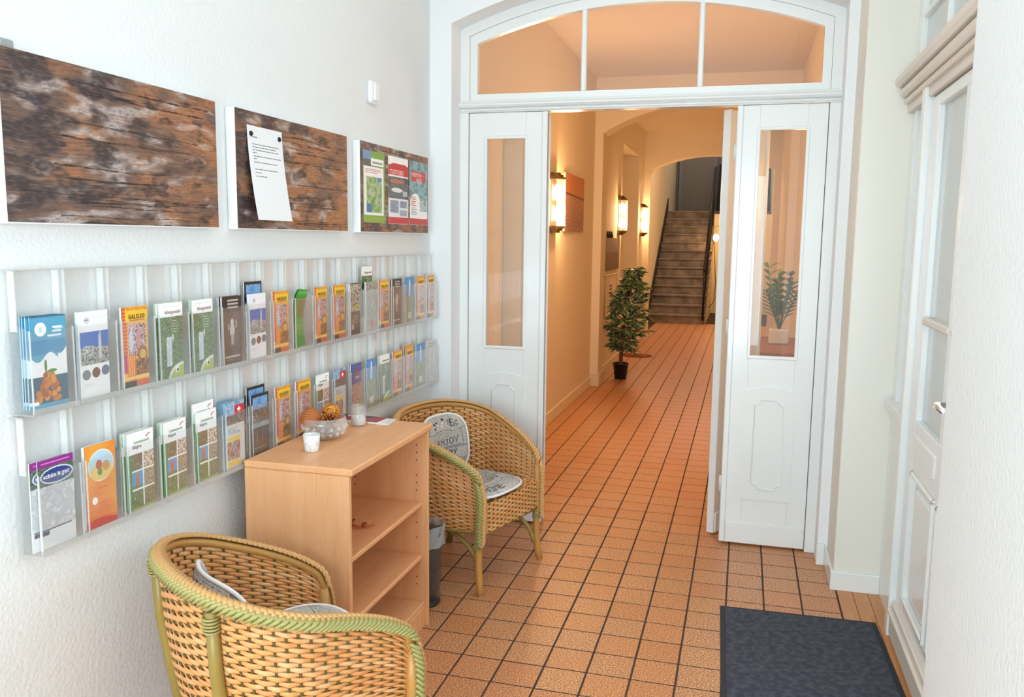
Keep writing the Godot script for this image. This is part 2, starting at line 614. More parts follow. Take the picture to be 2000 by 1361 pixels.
func build_door_wall() -> void:
	var zf := -4.24
	# masonry: piers and the head with its flat arch
	var half := 0.925
	var poly := PackedVector2Array([Vector2(XL, 3.2), Vector2(XL, -0.05), Vector2(CX - half, -0.05)])
	poly.append_array(arc(2.45, 0.311, -half, half, 32))
	poly.append_array(PackedVector2Array([Vector2(CX + half, -0.05), Vector2(XR + 0.02, -0.05), Vector2(XR + 0.02, 3.2)]))
	var st := mb()
	prism(st, poly, -4.1, zf - 0.02)
	wallpart("wall_front", done(st), M.plain_white, "white wall with the arched opening of the folding doors")
	poly = PackedVector2Array([Vector2(XL - 0.05, 3.25), Vector2(XL - 0.05, -0.05), Vector2(CX - 0.96, -0.05)])
	poly.append_array(arc(2.455, 0.311, -0.96, 0.96, 32))
	poly.append_array(PackedVector2Array([Vector2(CX + 0.96, -0.05), Vector2(XR + 0.2, -0.05), Vector2(XR + 0.2, 3.25)]))
	st = mb()
	prism(st, poly, zf - 0.02, -4.6)
	wallpart("wall_front", done(st), M.hall_wall, "hall side of the door wall")
	wallpart("trim_1", bx(CX - half - 0.055, CX - half + 0.004, 0, 0.12, -4.1, -4.085, 0.003), M.enamel)
	wallpart("trim_2", bx(CX + half - 0.004, XR - 0.012, 0, 0.105, -4.1, -4.082, 0.004), M.enamel, "white plinth block at the foot of the right pier")

	var d := setting("door_1", "white folding double door with arched fanlight", Vector3(CX, 0, zf))
	# posts and outer arch of the frame
	st = mb()
	box(st, Vector3(CX - 0.955, 0, zf - 0.07), Vector3(-1.411, 2.165, zf), 0.003)
	box(st, Vector3(0.348, 0, zf - 0.07), Vector3(CX + 0.955, 2.165, zf), 0.003)
	box(st, Vector3(-1.42, 0, zf - 0.075), Vector3(-1.396, 2.165, zf - 0.05))
	box(st, Vector3(0.335, 0, zf - 0.075), Vector3(0.36, 2.165, zf - 0.05))
	part("door_post", done(st), M.enamel, d)
	poly = arc(2.453, 0.311, -0.95, 0.95, 36)
	var inner := arc(2.402, 0.311, -0.878, 0.878, 36)
	inner.reverse()
	poly.append(Vector2(CX + 0.95, 2.222))
	poly.append(Vector2(CX + 0.878, 2.222))
	poly.append_array(inner)
	poly.append(Vector2(CX - 0.878, 2.222))
	poly.append(Vector2(CX - 0.95, 2.222))
	st = mb()
	prism(st, poly, zf - 0.07, zf - 0.002)
	part("arch_frame", done(st), M.enamel, d)
	# the sash of the fanlight, set back a little
	poly = arc(2.401, 0.311, -0.877, 0.877, 36)
	inner = arc(2.353, 0.311, -0.838, 0.838, 36)
	inner.reverse()
	poly.append(Vector2(CX + 0.877, 2.222))
	poly.append(Vector2(CX - 0.877, 2.222))
	var hole := inner.duplicate()
	var ring := PackedVector2Array()
	ring.append_array(arc(2.401, 0.311, -0.877, 0.877, 36))
	ring.append(Vector2(CX + 0.877, 2.222))
	ring.append(Vector2(CX + 0.838, 2.222))
	ring.append_array(hole)
	ring.append(Vector2(CX - 0.838, 2.222))
	ring.append(Vector2(CX - 0.877, 2.222))
	st = mb()
	prism(st, ring, zf - 0.05, zf - 0.012)
	box(st, Vector3(CX - 0.838, 2.222, zf - 0.05), Vector3(CX + 0.838, 2.258, zf - 0.012))
	part("fanlight_sash", done(st), M.enamel, d)
	for x in [-0.815, -0.246]:
		var top := 0.311 + sqrt(2.353 * 2.353 - (x - CX) * (x - CX))
		part("glazing_bar", bx(x - 0.013, x + 0.013, 2.255, top + 0.004, zf - 0.045, zf - 0.008, 0.006), M.enamel, d)
	var cuts := [-1.368, -0.815, -0.246, 0.308]
	for i in 3:
		var pp := arc(2.356, 0.311, cuts[i] - CX, cuts[i + 1] - CX, 12)
		pp.append(Vector2(cuts[i + 1], 2.25))
		pp.append(Vector2(cuts[i], 2.25))
		st = mb()
		prism(st, pp, zf - 0.032, zf - 0.028)
		part("pane", done(st), M.pane, d)
	# moulded transom
	st = mb()
	box(st, Vector3(CX - 0.955, 2.165, zf - 0.07), Vector3(CX + 0.955, 2.225, zf), 0.002)
	box(st, Vector3(CX - 0.962, 2.188, zf - 0.01), Vector3(CX + 0.962, 2.214, zf + 0.026), 0.010)
	box(st, Vector3(CX - 0.958, 2.170, zf - 0.01), Vector3(CX + 0.958, 2.184, zf + 0.012), 0.005)
	part("transom", done(st), M.enamel, d)
	# the two leaves that are shut, and the two that are folded back into the hall
	leaf_door(d, "door_leaf", -1.408, -1.000, zf - 0.006, -1.314, -1.104, 0.955, 2.035, Transform3D.IDENTITY, true)
	leaf_door(d, "door_leaf", -0.046, 0.345, zf - 0.006, 0.042, 0.256, 0.966, 2.050, Transform3D.IDENTITY, false)
	# folded leaves: drawn at x 0..0.40 along +x, then turned about their hinge
	var hinge := Transform3D(Basis(Vector3.UP, deg_to_rad(118)), Vector3(-1.002, 0, zf - 0.075))
	leaf_door(d, "folded_leaf", 0.004, 0.400, -0.002, 0.095, 0.305, 0.955, 2.035, hinge, false)
	hinge = Transform3D(Basis(Vector3.UP, deg_to_rad(62)), Vector3(-0.098, 0, zf - 0.105))
	leaf_door(d, "folded_leaf", 0.004, 0.400, 0.0, 0.095, 0.305, 0.966, 2.050, hinge, true)
	for y in [0.30, 1.10, 1.95]:
		st = mb(true)
		tube(st, [Vector3(-0.068, y - 0.04, zf - 0.058), Vector3(-0.068, y + 0.04, zf - 0.058)], 0.009, 8)
		part("hinge", done(st), M.enamel, d)

func build_side_door() -> void:
	# x is the plane; along the wall the door runs in z
	var d := setting("door_2", "white panelled side door with glazing and a moulded transom", Vector3(XD, 0, -2.9))
	var st := mb()
	box(st, Vector3(XD - 0.03, 0, -3.455), Vector3(XD + 0.06, 2.10, -3.395), 0.003)
	box(st, Vector3(XD, 0, -3.81), Vector3(XD + 0.07, 2.78, -3.775), 0.003)
	box(st, Vector3(XD - 0.03, 0, -2.06), Vector3(XD + 0.06, 2.10, -2.0), 0.003)
	box(st, Vector3(XD, 2.72, -3.81), Vector3(XD + 0.07, 2.78, -2.0), 0.003)
	part("door_post", done(st), M.enamel, d)
	st = mb()
	box(st, Vector3(XD - 0.02, 2.045, -3.81), Vector3(XD + 0.07, 2.20, -2.0), 0.003)
	box(st, Vector3(XD - 0.075, 2.145, -3.805), Vector3(XD, 2.19, -2.0), 0.012)
	box(st, Vector3(XD - 0.055, 2.105, -3.805), Vector3(XD, 2.143, -2.0), 0.010)
	box(st, Vector3(XD - 0.035, 2.08, -3.805), Vector3(XD, 2.104, -2.0), 0.004)
	part("transom", done(st), M.enamel_warm, d)
	# narrow side light with its sill and lower panel
	st = mb()
	box(st, Vector3(XD, 0.86, -3.775), Vector3(XD + 0.05, 2.05, -3.735), 0.003)
	box(st, Vector3(XD, 0.86, -3.50), Vector3(XD + 0.05, 2.05, -3.455), 0.003)
	box(st, Vector3(XD - 0.03, 0.835, -3.79), Vector3(XD + 0.05, 0.872, -3.455), 0.004)
	box(st, Vector3(XD, 0.0, -3.775), Vector3(XD + 0.05, 0.84, -3.455), 0.003)
	part("sidelight_frame", done(st), M.enamel, d)
	part("pane", bx(XD + 0.02, XD + 0.025, 0.86, 2.05, -3.74, -3.495), M.side_pane, d)
	# transom light with glazing bars
	st = mb()
	box(st, Vector3(XD, 2.20, -3.775), Vector3(XD + 0.05, 2.72, -3.735), 0.003)
	box(st, Vector3(XD + 0.005, 2.40, -3.735), Vector3(XD + 0.04, 2.425, -2.0), 0.004)
	for z in [-3.30, -2.86, -2.43]:
		box(st, Vector3(XD + 0.005, 2.2, z - 0.012), Vector3(XD + 0.04, 2.72, z + 0.012), 0.004)
	part("glazing_bar", done(st), M.enamel, d)
	part("pane", bx(XD + 0.02, XD + 0.025, 2.2, 2.72, -3.74, -2.0), M.side_pane, d)
	# the leaf
	var lf := Node3D.new()
	lf.name = "door_leaf"
	d.add_child(lf)
	var x0 := XD - 0.005
	st = mb()
	box(st, Vector3(x0, 0.015, -3.39), Vector3(x0 + 0.045, 2.04, -3.275), 0.003)
	box(st, Vector3(x0, 0.015, -2.19), Vector3(x0 + 0.045, 2.04, -2.07), 0.003)
	box(st, Vector3(x0, 2.0, -3.275), Vector3(x0 + 0.045, 2.04, -2.19), 0.003)
	box(st, Vector3(x0, 0.70, -3.275), Vector3(x0 + 0.045, 0.885, -2.19), 0.003)
	box(st, Vector3(x0, 0.015, -3.275), Vector3(x0 + 0.045, 0.20, -2.19), 0.003)
	box(st, Vector3(x0 + 0.018, 0.2, -3.275), Vector3(x0 + 0.04, 0.70, -2.19))
	for z in [-2.84, -2.50]:
		box(st, Vector3(x0, 0.20, z - 0.05), Vector3(x0 + 0.045, 0.70, z), 0.003)
		box(st, Vector3(x0, 0.885, z - 0.05), Vector3(x0 + 0.045, 2.0, z), 0.003)
	part("leaf_frame", done(st), M.enamel, lf)
	for z in [[-3.275, -2.89], [-2.84, -2.55], [-2.50, -2.19]]:
		part("pane", bx(x0 + 0.02, x0 + 0.025, 0.885, 2.0, z[0], z[1]), M.side_pane, lf)
		part("glazing_bar", bx(x0 - 0.004, x0 + 0.035, 1.235, 1.262, z[0] - 0.004, z[1] + 0.004, 0.006), M.enamel_warm, lf)
		st = mb()
		box(st, Vector3(x0 + 0.004, 0.25, z[0] + 0.05), Vector3(x0 + 0.03, 0.65, z[1] - 0.05), 0.02)
		part("panel", done(st), M.enamel, lf)
		st = mb()
		box(st, Vector3(x0 - 0.008, 0.20, z[0]), Vector3(x0 + 0.02, 0.70, z[0] + 0.02), 0.006)
		box(st, Vector3(x0 - 0.008, 0.20, z[1] - 0.02), Vector3(x0 + 0.02, 0.70, z[1]), 0.006)
		box(st, Vector3(x0 - 0.008, 0.20, z[0]), Vector3(x0 + 0.02, 0.22, z[1]), 0.006)
		box(st, Vector3(x0 - 0.008, 0.68, z[0]), Vector3(x0 + 0.02, 0.70, z[1]), 0.006)
		box(st, Vector3(x0 - 0.006, 0.76, z[0] + 0.02), Vector3(x0 + 0.01, 0.84, z[1] - 0.02), 0.006)
		part("panel_moulding", done(st), M.enamel, lf)
	st = mb()
	box(st, Vector3(x0 - 0.02, 0.015, -3.39), Vector3(x0 + 0.01, 0.10, -2.07), 0.003)
	box(st, Vector3(x0 - 0.03, 0.10, -3.39), Vector3(x0 + 0.01, 0.125, -2.07), 0.008)
	box(st, Vector3(x0 - 0.016, 0.13, -3.39), Vector3(x0 + 0.01, 0.148, -2.07), 0.006)
	part("kick_board", done(st), M.enamel_warm, lf)
	st = mb(true)
	tube(st, [Vector3(x0 + 0.01, 1.03, -2.80), Vector3(x0 - 0.035, 1.03, -2.80), Vector3(x0 - 0.04, 1.03, -2.79), Vector3(x0 - 0.04, 1.03, -2.70)], 0.009, 8)
	part("handle", done(st), M.chrome, lf)
	# the bright porch outside the door
	wallpart("wall_porch", bx(XD + 1.9, XD + 2.0, -0.05, 3.0, -5.0, -1.0), M.plain_white, "pale wall outside the side door")
	wallpart("floor_porch", bx(XD + 0.1, XD + 2.0, -0.1, -0.01, -5.0, -1.0), M.plain_white)

func arch_wall(z0: float, z1: float, half: float, r: float, yc: float, label: String) -> void:
	var poly := PackedVector2Array([Vector2(HL - 0.3, 3.35), Vector2(HL - 0.3, -0.05), Vector2(CX - half, -0.05)])
	poly.append_array(arc(r, yc, -half, half, 32))
	poly.append_array(PackedVector2Array([Vector2(CX + half, -0.05), Vector2(HR + 0.3, -0.05), Vector2(HR + 0.3, 3.35)]))
	var st := mb()
	prism(st, poly, z0, z1)
	wallpart("wall_arch", done(st), M.hall_wall, label)

func build_hall() -> void:
	wallpart("wall_hall_left", bx(HL - 0.3, HL, -0.05, 3.35, -8.64, -4.6), M.hall_wall, "cream left wall of the hall")
	# beyond the first arch, with a recess that goes back 26 centimetres
	var st := mb()
	box(st, Vector3(HL - 0.3, -0.05, -10.70), Vector3(HL, 3.35, -8.94))
	box(st, Vector3(HL - 0.3, -0.05, -13.0), Vector3(HL, 3.35, -12.35))
	box(st, Vector3(HL - 0.3, 2.72, -12.35), Vector3(HL, 3.35, -10.70))
	box(st, Vector3(HL - 0.4, -0.05, -12.4), Vector3(HL - 0.26, 3.35, -10.65))
	wallpart("wall_hall_left", done(st), M.hall_wall, "cream hall wall with a recess between the arches")
	wallpart("wall_hall_right", bx(HR, HR + 0.3, -0.05, 3.35, -13.0, -4.6), M.hall_wall, "cream right wall of the hall")
	wallpart("ceiling_hall", bx(HL - 0.4, HR + 0.4, 3.14, 3.35, -13.3, -4.6), M.hall_ceiling, "cream hall ceiling")
	arch_wall(-8.94, -8.64, 0.904, 1.763, 1.0855, "cream arch across the hall behind the potted tree")
	arch_wall(-13.3, -13.0, 0.895, 2.02, 0.774, "cream arch in front of the staircase")
	# boxed pillar seen through the left door pane
	wallpart("wall_pillar", bx(HL, -1.385, 0, 2.17, -5.62, -5.28, 0.004), M.hall_wall, "low boxed pillar behind the left door leaf")
	# skirting
	for s in [[-8.64, -5.62], [-10.70, -8.94], [-13.0, -12.35], [-5.28, -4.6]]:
		wallpart("baseboard_hall", bx(HL, HL + 0.014, 0, 0.10, s[0], s[1], 0.003), M.hall_wall)
	wallpart("baseboard_hall", bx(HR - 0.014, HR, 0, 0.10, -13.0, -4.6, 0.003), M.hall_wall)
	for s in [-1, 1]:
		var xx: float = CX + s * 0.904
		wallpart("baseboard_hall", bx(xx - 0.09 * (1 if s < 0 else 0), xx + 0.09 * (1 if s > 0 else 0), 0, 0.13, -8.64, -8.625, 0.003), M.hall_ceiling)
		wallpart("baseboard_hall", bx(xx, xx - s * 0.014, 0, 0.13, -8.94, -8.625, 0.003), M.hall_ceiling)

func build_stairs() -> void:
	# stair hall behind the second arch
	wallpart("wall_stair_left", bx(-2.02, -1.72, -0.05, 5.4, -21.5, -13.3), M.hall_wall, "cream wall beside the staircase")
	wallpart("wall_stair_right", bx(0.5, 0.8, -0.05, 5.4, -21.5, -13.3), M.hall_wall)
	wallpart("ceiling_stair", bx(-2.0, 0.8, 5.3, 5.5, -21.5, -13.3), M.hall_ceiling)
	wallpart("wall_stair_front", bx(-2.0, 0.8, 3.14, 5.5, -13.3, -13.0), M.hall_wall)
	var grey := mat(col(116, 116, 116), 0.8)
	wallpart("wall_landing", bx(-2.0, 0.8, 2.15, 5.5, -21.6, -21.3), grey, "grey wall at the head of the stairs")
	wallpart("wall_stair_back", bx(-2.0, 0.8, -0.05, 2.15, -19.4, -19.2), M.hall_wall, "cream wall under the landing")
	wallpart("floor_landing", bx(-1.72, 0.5, 2.02, 2.18, -21.3, -19.05), M.stone, "stone landing at the head of the stairs")
	var s := setting("staircase", "straight flight of grey brown stone steps", Vector3(-1.2, 0, -15.85))
	var n := 13
	var rise := 2.18 / n
	var run := 0.266
	for i in n:
		var st := mb()
		var z := -15.85 - run * i
		box(st, Vector3(-1.70, rise * i, z - run - 0.02), Vector3(-0.66, rise * (i + 1) - 0.035, z), 0.003)
		box(st, Vector3(-1.70, rise * (i + 1) - 0.035, z - run - 0.02), Vector3(-0.645, rise * (i + 1), z + 0.03), 0.008)
		part("step", done(st), M.stone, s)
	# dark stringer on the wall side
	var st2 := mb()
	for i in n:
		var z := -15.85 - run * i
		quad(st2, Vector3(-1.697, rise * i, z + 0.03), Vector3(-1.697, rise * (i + 1) + 0.12, z + 0.03), Vector3(-1.697, rise * (i + 2) + 0.12, z - run + 0.03), Vector3(-1.697, rise * (i + 1), z - run + 0.03), Vector3.RIGHT)
		quad(st2, Vector3(-1.72, rise * (i + 1) + 0.12, z + 0.03), Vector3(-1.697, rise * (i + 1) + 0.12, z + 0.03), Vector3(-1.697, rise * (i + 2) + 0.12, z - run + 0.03), Vector3(-1.72, rise * (i + 2) + 0.12, z - run + 0.03), Vector3.UP)
	part("stringer", done(st2), mat(col(48, 38, 34), 0.6), s)
	# side of the flight towards the passage
	var side := mb()
	quad(side, Vector3(-0.66, 0, -15.85), Vector3(-0.66, 0, -19.2), Vector3(-0.66, 2.0, -19.2), Vector3(-0.66, 0.1, -15.85), Vector3.RIGHT)
	part("side_panel", done(side), M.hall_wall, s)
	# iron railing
	var r := thing("stair_railing", "dark iron handrail with balusters on the open side of the stairs", "railing", Vector3(-0.70, 0, -15.8))
	var slope := rise / run
	for rr in [[0.92, 0.026], [0.12, 0.012]]:
		var st := mb(true)
		tube(st, [Vector3(-0.70, rr[0] + 0.06, -15.80), Vector3(-0.70, rr[0] + 0.06 + slope * 3.4, -19.2)], rr[1], 8)
		part("rail", done(st), M.iron, r)
	for i in 14:
		var z := -15.82 - run * i * 0.98
		var y := slope * (-15.80 - z) * 1.0
		var st := mb(true)
		tube(st, [Vector3(-0.70, maxf(0.0, y + 0.06), z), Vector3(-0.70, y + 0.98, z)], 0.022 if i == 0 else 0.010, 6)
		part("baluster", done(st), M.iron, r)
	# landing railing against the grey wall, and the next flight as a dark mass
	var up := setting("staircase_upper", "next flight turning up from the landing with its shade put into the colour")
	var shaded_step := mat(col(30, 32, 42), 0.8)  # the unlit shade of the upper flight is put into this dark colour
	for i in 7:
		own("step", bx(-0.68, 0.48, 2.18, 2.18 + rise * (i + 1), -21.25 + 0.0, -20.0 - i * 0.17, 0.002), shaded_step, up)
	# grey door in the landing wall
	var d := setting("door_3", "grey door at the head of the stairs", Vector3(-1.25, 2.18, -21.3))
	var fr := mb()
	box(fr, Vector3(-1.64, 2.18, -21.3), Vector3(-1.56, 4.3, -21.24), 0.004)
	box(fr, Vector3(-0.82, 2.18, -21.3), Vector3(-0.74, 4.3, -21.24), 0.004)
	box(fr, Vector3(-1.64, 4.22, -21.3), Vector3(-0.74, 4.3, -21.24), 0.004)
	part("door_frame", done(fr), mat(col(124, 130, 140), 0.6), d)
	part("door_leaf", bx(-1.56, -0.82, 2.185, 4.22, -21.29, -21.255, 0.003), mat(col(120, 118, 116), 0.6), d)
	# cream door in the passage beside the stairs
	var e := setting("door_4", "cream door at the end of the passage beside the stairs", Vector3(-0.2, 0, -18.5))
	wallpart("wall_passage", bx(-0.66, 0.5, -0.05, 2.1, -18.62, -18.5), M.hall_wall)
	var cream := mat(col(232, 214, 150), 0.5)
	var fs := mb()
	box(fs, Vector3(-0.60, 0, -18.5), Vector3(-0.54, 1.84, -18.45), 0.004)
	box(fs, Vector3(0.22, 0, -18.5), Vector3(0.28, 1.84, -18.45), 0.004)
	box(fs, Vector3(-0.62, 1.76, -18.5), Vector3(0.30, 1.84, -18.44), 0.004)
	part("door_frame", done(fs), cream, e)
	part("door_leaf", bx(-0.54, 0.22, 0.01, 1.76, -18.5, -18.47, 0.003), cream, e)

# ------------------------------------------------------------------ wall lamps
func sconce(at: Vector3, right_side: bool, label: String, energy: float) -> void:
	var o := thing("wall_lamp", label, "wall lamp", at, PI if right_side else 0.0, "glass rod wall lamps")
	# local: wall at x = 0, the lamp bulges towards +x, height 0.48
	var st := mb()
	box(st, Vector3(0, -0.24, -0.085), Vector3(0.012, 0.24, 0.085), 0.003)
	own("back_plate", done(st), M.brass, o)
	for s in [-1.0, 1.0]:
		st = mb()
		for k in 3:
			var r := 0.108 - 0.022 * k
			var y0: float = s * (0.185 + 0.018 * k)
			lathe(st, [Vector2(0.0, minf(y0, y0 + s * 0.018)), Vector2(r, minf(y0, y0 + s * 0.018)), Vector2(r, maxf(y0, y0 + s * 0.018)), Vector2(0.0, maxf(y0, y0 + s * 0.018))], 14, Vector3.ZERO, PI, -PI / 2)
		own("cap", done(st), M.brass, o)
	st = mb(true)
	for k in 13:
		var a := -PI / 2 + PI * (k + 0.5) / 13.0
		tube(st, [Vector3(cos(a) * 0.098, -0.185, sin(a) * 0.098), Vector3(cos(a) * 0.098, 0.185, sin(a) * 0.098)], 0.0065, 6, false)
	own("glass_rods", done(st), M.rod_glass, o)
	for y in [-0.085, 0.085]:
		st = mb(true)
		var prof := []
		for i in 9:
			var t := PI * i / 8.0
			prof.append(Vector2(0.036 * sin(t), -0.066 * cos(t)))
		lathe(st, prof, 12, Vector3(0.045, y, 0))
		own("bulb", done(st), M.bulb, o)
	for y in [-0.085, 0.085]:
		var l := OmniLight3D.new()
		l.name = "lamp_light"
		l.light_color = Color(1.0, 0.79, 0.56)
		l.light_energy = energy
		l.light_size = 0.045
		l.omni_range = 25.0
		l.omni_attenuation = 2.0
		l.shadow_enabled = true
		o.add_child(l, true)
		l.position = Vector3(0.135, y, 0)

func build_lamps() -> void:
	M.rod_glass = glass(col(250, 244, 230), 0.10, 0.05)
	var b := mat(Color.WHITE, 0.4)
	b.emission_enabled = true
	b.emission = Color(1.0, 0.90, 0.74)
	b.emission_energy_multiplier = 22.0
	M.bulb = b
	sconce(Vector3(HL, 1.815, -6.73), false, "glass rod wall lamp nearest the doors, left hall wall", 0.50)
	sconce(Vector3(HL, 1.825, -10.45), false, "glass rod wall lamp between the arches above the landscape print", 0.25)
	sconce(Vector3(HL, 1.825, -12.70), false, "farthest glass rod wall lamp, just before the second arch", 0.22)
	sconce(Vector3(HR, 1.815, -5.05), true, "unseen glass rod wall lamp on the right hall wall near the doors", 0.13)  # both right wall lamps are out of view, placed to light the near hall
	sconce(Vector3(HR, 1.825, -5.95), true, "unseen glass rod wall lamp on the right hall wall before the first arch", 0.13)
	# unseen globe above the arch, placed to light the stairs
	var gl := thing("unseen_stair_lamp", "unseen white globe lamp in the stair hall, placed to light the stairs", "lamp", Vector3(-0.5, 3.3, -14.7))
	var gs := mb(true)
	var gp := []
	for i in 13:
		var t := PI * i / 12.0
		gp.append(Vector2(0.12 * sin(t), -0.12 * cos(t)))
	lathe(gs, gp, 18)
	own("globe", done(gs), M.bulb, gl)
	gs = mb(true)
	tube(gs, [Vector3(0, 0.11, 0), Vector3(0, 2.0, 0)], 0.008, 6)
	own("rod", done(gs), M.brass, gl)
	var gll := OmniLight3D.new()
	gll.name = "lamp_light"
	gll.light_color = Color(1.0, 0.88, 0.76)
	gll.light_energy = 1.5
	gll.light_size = 0.12
	gll.omni_range = 25.0
	gll.omni_attenuation = 2.0
	gll.shadow_enabled = true
	gl.add_child(gll)
	# unseen lamp over the landing, placed to brighten the grey wall
	var ll := thing("unseen_landing_lamp", "unseen lamp over the landing, placed to brighten the grey wall", "lamp", Vector3(-0.9, 5.2, -19.8))
	var ls := mb(true)
	var lp := []
	for i in 9:
		var t := PI * i / 8.0
		lp.append(Vector2(0.09 * sin(t), -0.06 * cos(t)))
	lathe(ls, lp, 16)
	own("globe", done(ls), M.bulb, ll)
	var lll := OmniLight3D.new()
	lll.name = "lamp_light"
	lll.light_color = Color(0.86, 0.92, 1.0)
	lll.light_energy = 1.0
	lll.light_size = 0.09
	lll.omni_range = 20.0
	lll.omni_attenuation = 2.0
	lll.shadow_enabled = true
	ll.add_child(lll)
	# small lamp beside the passage door
	var o := thing("passage_lamp", "small glowing wall lamp by the cream passage door", "wall lamp", Vector3(-0.655, 1.60, -17.6))
	var st := mb()
	box(st, Vector3(0, -0.08, -0.05), Vector3(0.02, 0.08, 0.05), 0.004)
	own("back_plate", done(st), M.brass, o)
	st = mb(true)
	var prof := []
	for i in 9:
		var t := PI * i / 8.0
		prof.append(Vector2(0.055 * sin(t), -0.075 * cos(t)))
	lathe(st, prof, 12, Vector3(0.075, 0, 0))
	own("bulb", done(st), M.bulb, o)
	var l := OmniLight3D.new()
	l.name = "lamp_light"
	l.light_color = Color(1.0, 0.72, 0.38)
	l.light_energy = 0.35
	l.light_size = 0.05
	l.omni_range = 20.0
	l.omni_attenuation = 2.0
	l.shadow_enabled = true
	o.add_child(l)
	l.position = Vector3(0.075, 0, 0)

# ------------------------------------------------------------------ print on paper
const GLYPHS := {"A": [14, 17, 17, 31, 17, 17, 17], "B": [30, 17, 30, 17, 17, 17, 30], "C": [15, 16, 16, 16, 16, 16, 15], "D": [30, 17, 17, 17, 17, 17, 30], "E": [31, 16, 16, 30, 16, 16, 31], "F": [31, 16, 16, 30, 16, 16, 16], "G": [15, 16, 16, 19, 17, 17, 15], "H": [17, 17, 17, 31, 17, 17, 17], "I": [14, 4, 4, 4, 4, 4, 14], "J": [7, 2, 2, 2, 2, 18, 12], "K": [17, 18, 20, 24, 20, 18, 17], "L": [16, 16, 16, 16, 16, 16, 31], "M": [17, 27, 21, 17, 17, 17, 17], "N": [17, 25, 21, 19, 17, 17, 17], "O": [14, 17, 17, 17, 17, 17, 14], "R": [30, 17, 17, 30, 20, 18, 17], "S": [15, 16, 16, 14, 1, 1, 30], "T": [31, 4, 4, 4, 4, 4, 4], "U": [17, 17, 17, 17, 17, 17, 14], "W": [17, 17, 17, 21, 21, 27, 17], "Y": [17, 17, 10, 4, 4, 4, 4], "+": [0, 4, 4, 31, 4, 4, 0], " ": [0, 0, 0, 0, 0, 0, 0]}

func write(im: Image, s: String, x: int, y: int, sx: int, sy: int, c: Color) -> void:
	for k in s.length():
		var g = GLYPHS.get(s[k], GLYPHS[" "])
		for r in 7:
			for b in 5:
				if (g[r] >> (4 - b)) & 1:
					im.fill_rect(Rect2i(x + (k * 6 + b) * sx, y + r * sy, sx, sy), c)

func fr(im: Image, x0: float, y0: float, x1: float, y1: float, c: Color) -> void:
	var w := im.get_width()
	var h := im.get_height()
	im.fill_rect(Rect2i(int(x0 * w), int(y0 * h), maxi(1, int((x1 - x0) * w)), maxi(1, int((y1 - y0) * h))), c)

func disc(im: Image, cx: float, cy: float, rx: float, ry: float, c: Color) -> void:
	var w := im.get_width()
	var h := im.get_height()
	for y in range(maxi(0, int((cy - ry) * h)), mini(h, int((cy + ry) * h) + 1)):
		for x in range(maxi(0, int((cx - rx) * w)), mini(w, int((cx + rx) * w) + 1)):
			if pow((float(x) / w - cx) / rx, 2) + pow((float(y) / h - cy) / ry, 2) <= 1.0:
				im.set_pixel(x, y, c)

# a patch of picture: noise cut into the given colours
func blot(im: Image, x0: float, y0: float, x1: float, y1: float, cs: Array, freq: float, seed_: int, sx := 1.0, sy := 1.0) -> void:
	var n := FastNoiseLite.new()
	n.seed = seed_
	n.frequency = freq
	n.fractal_octaves = 3
	var w := im.get_width()
	var h := im.get_height()
	for y in range(int(y0 * h), mini(h, int(y1 * h))):
		for x in range(int(x0 * w), mini(w, int(x1 * w))):
			var t := clampf(0.5 + 0.85 * n.get_noise_2d(x * sx, y * sy), 0.0, 0.999) * (cs.size() - 1)
			im.set_pixel(x, y, (cs[int(t)] as Color).lerp(cs[int(t) + 1], fposmod(t, 1.0)))

func lines(im: Image, x0: float, y0: float, x1: float, y1: float, n: int, c: Color, fill := 0.5) -> void:
	for i in n:
		var y := lerpf(y0, y1, float(i) / n)
		var e := lerpf(x0, x1, 0.6 + 0.4 * rng.randf())
		fr(im, x0, y, e, y + (y1 - y0) / n * fill, c)

func blank(c: Color, w := 112, h := 236) -> Image:
	var im := Image.create(w, h, false, Image.FORMAT_RGB8)
	im.fill(c)
	return im

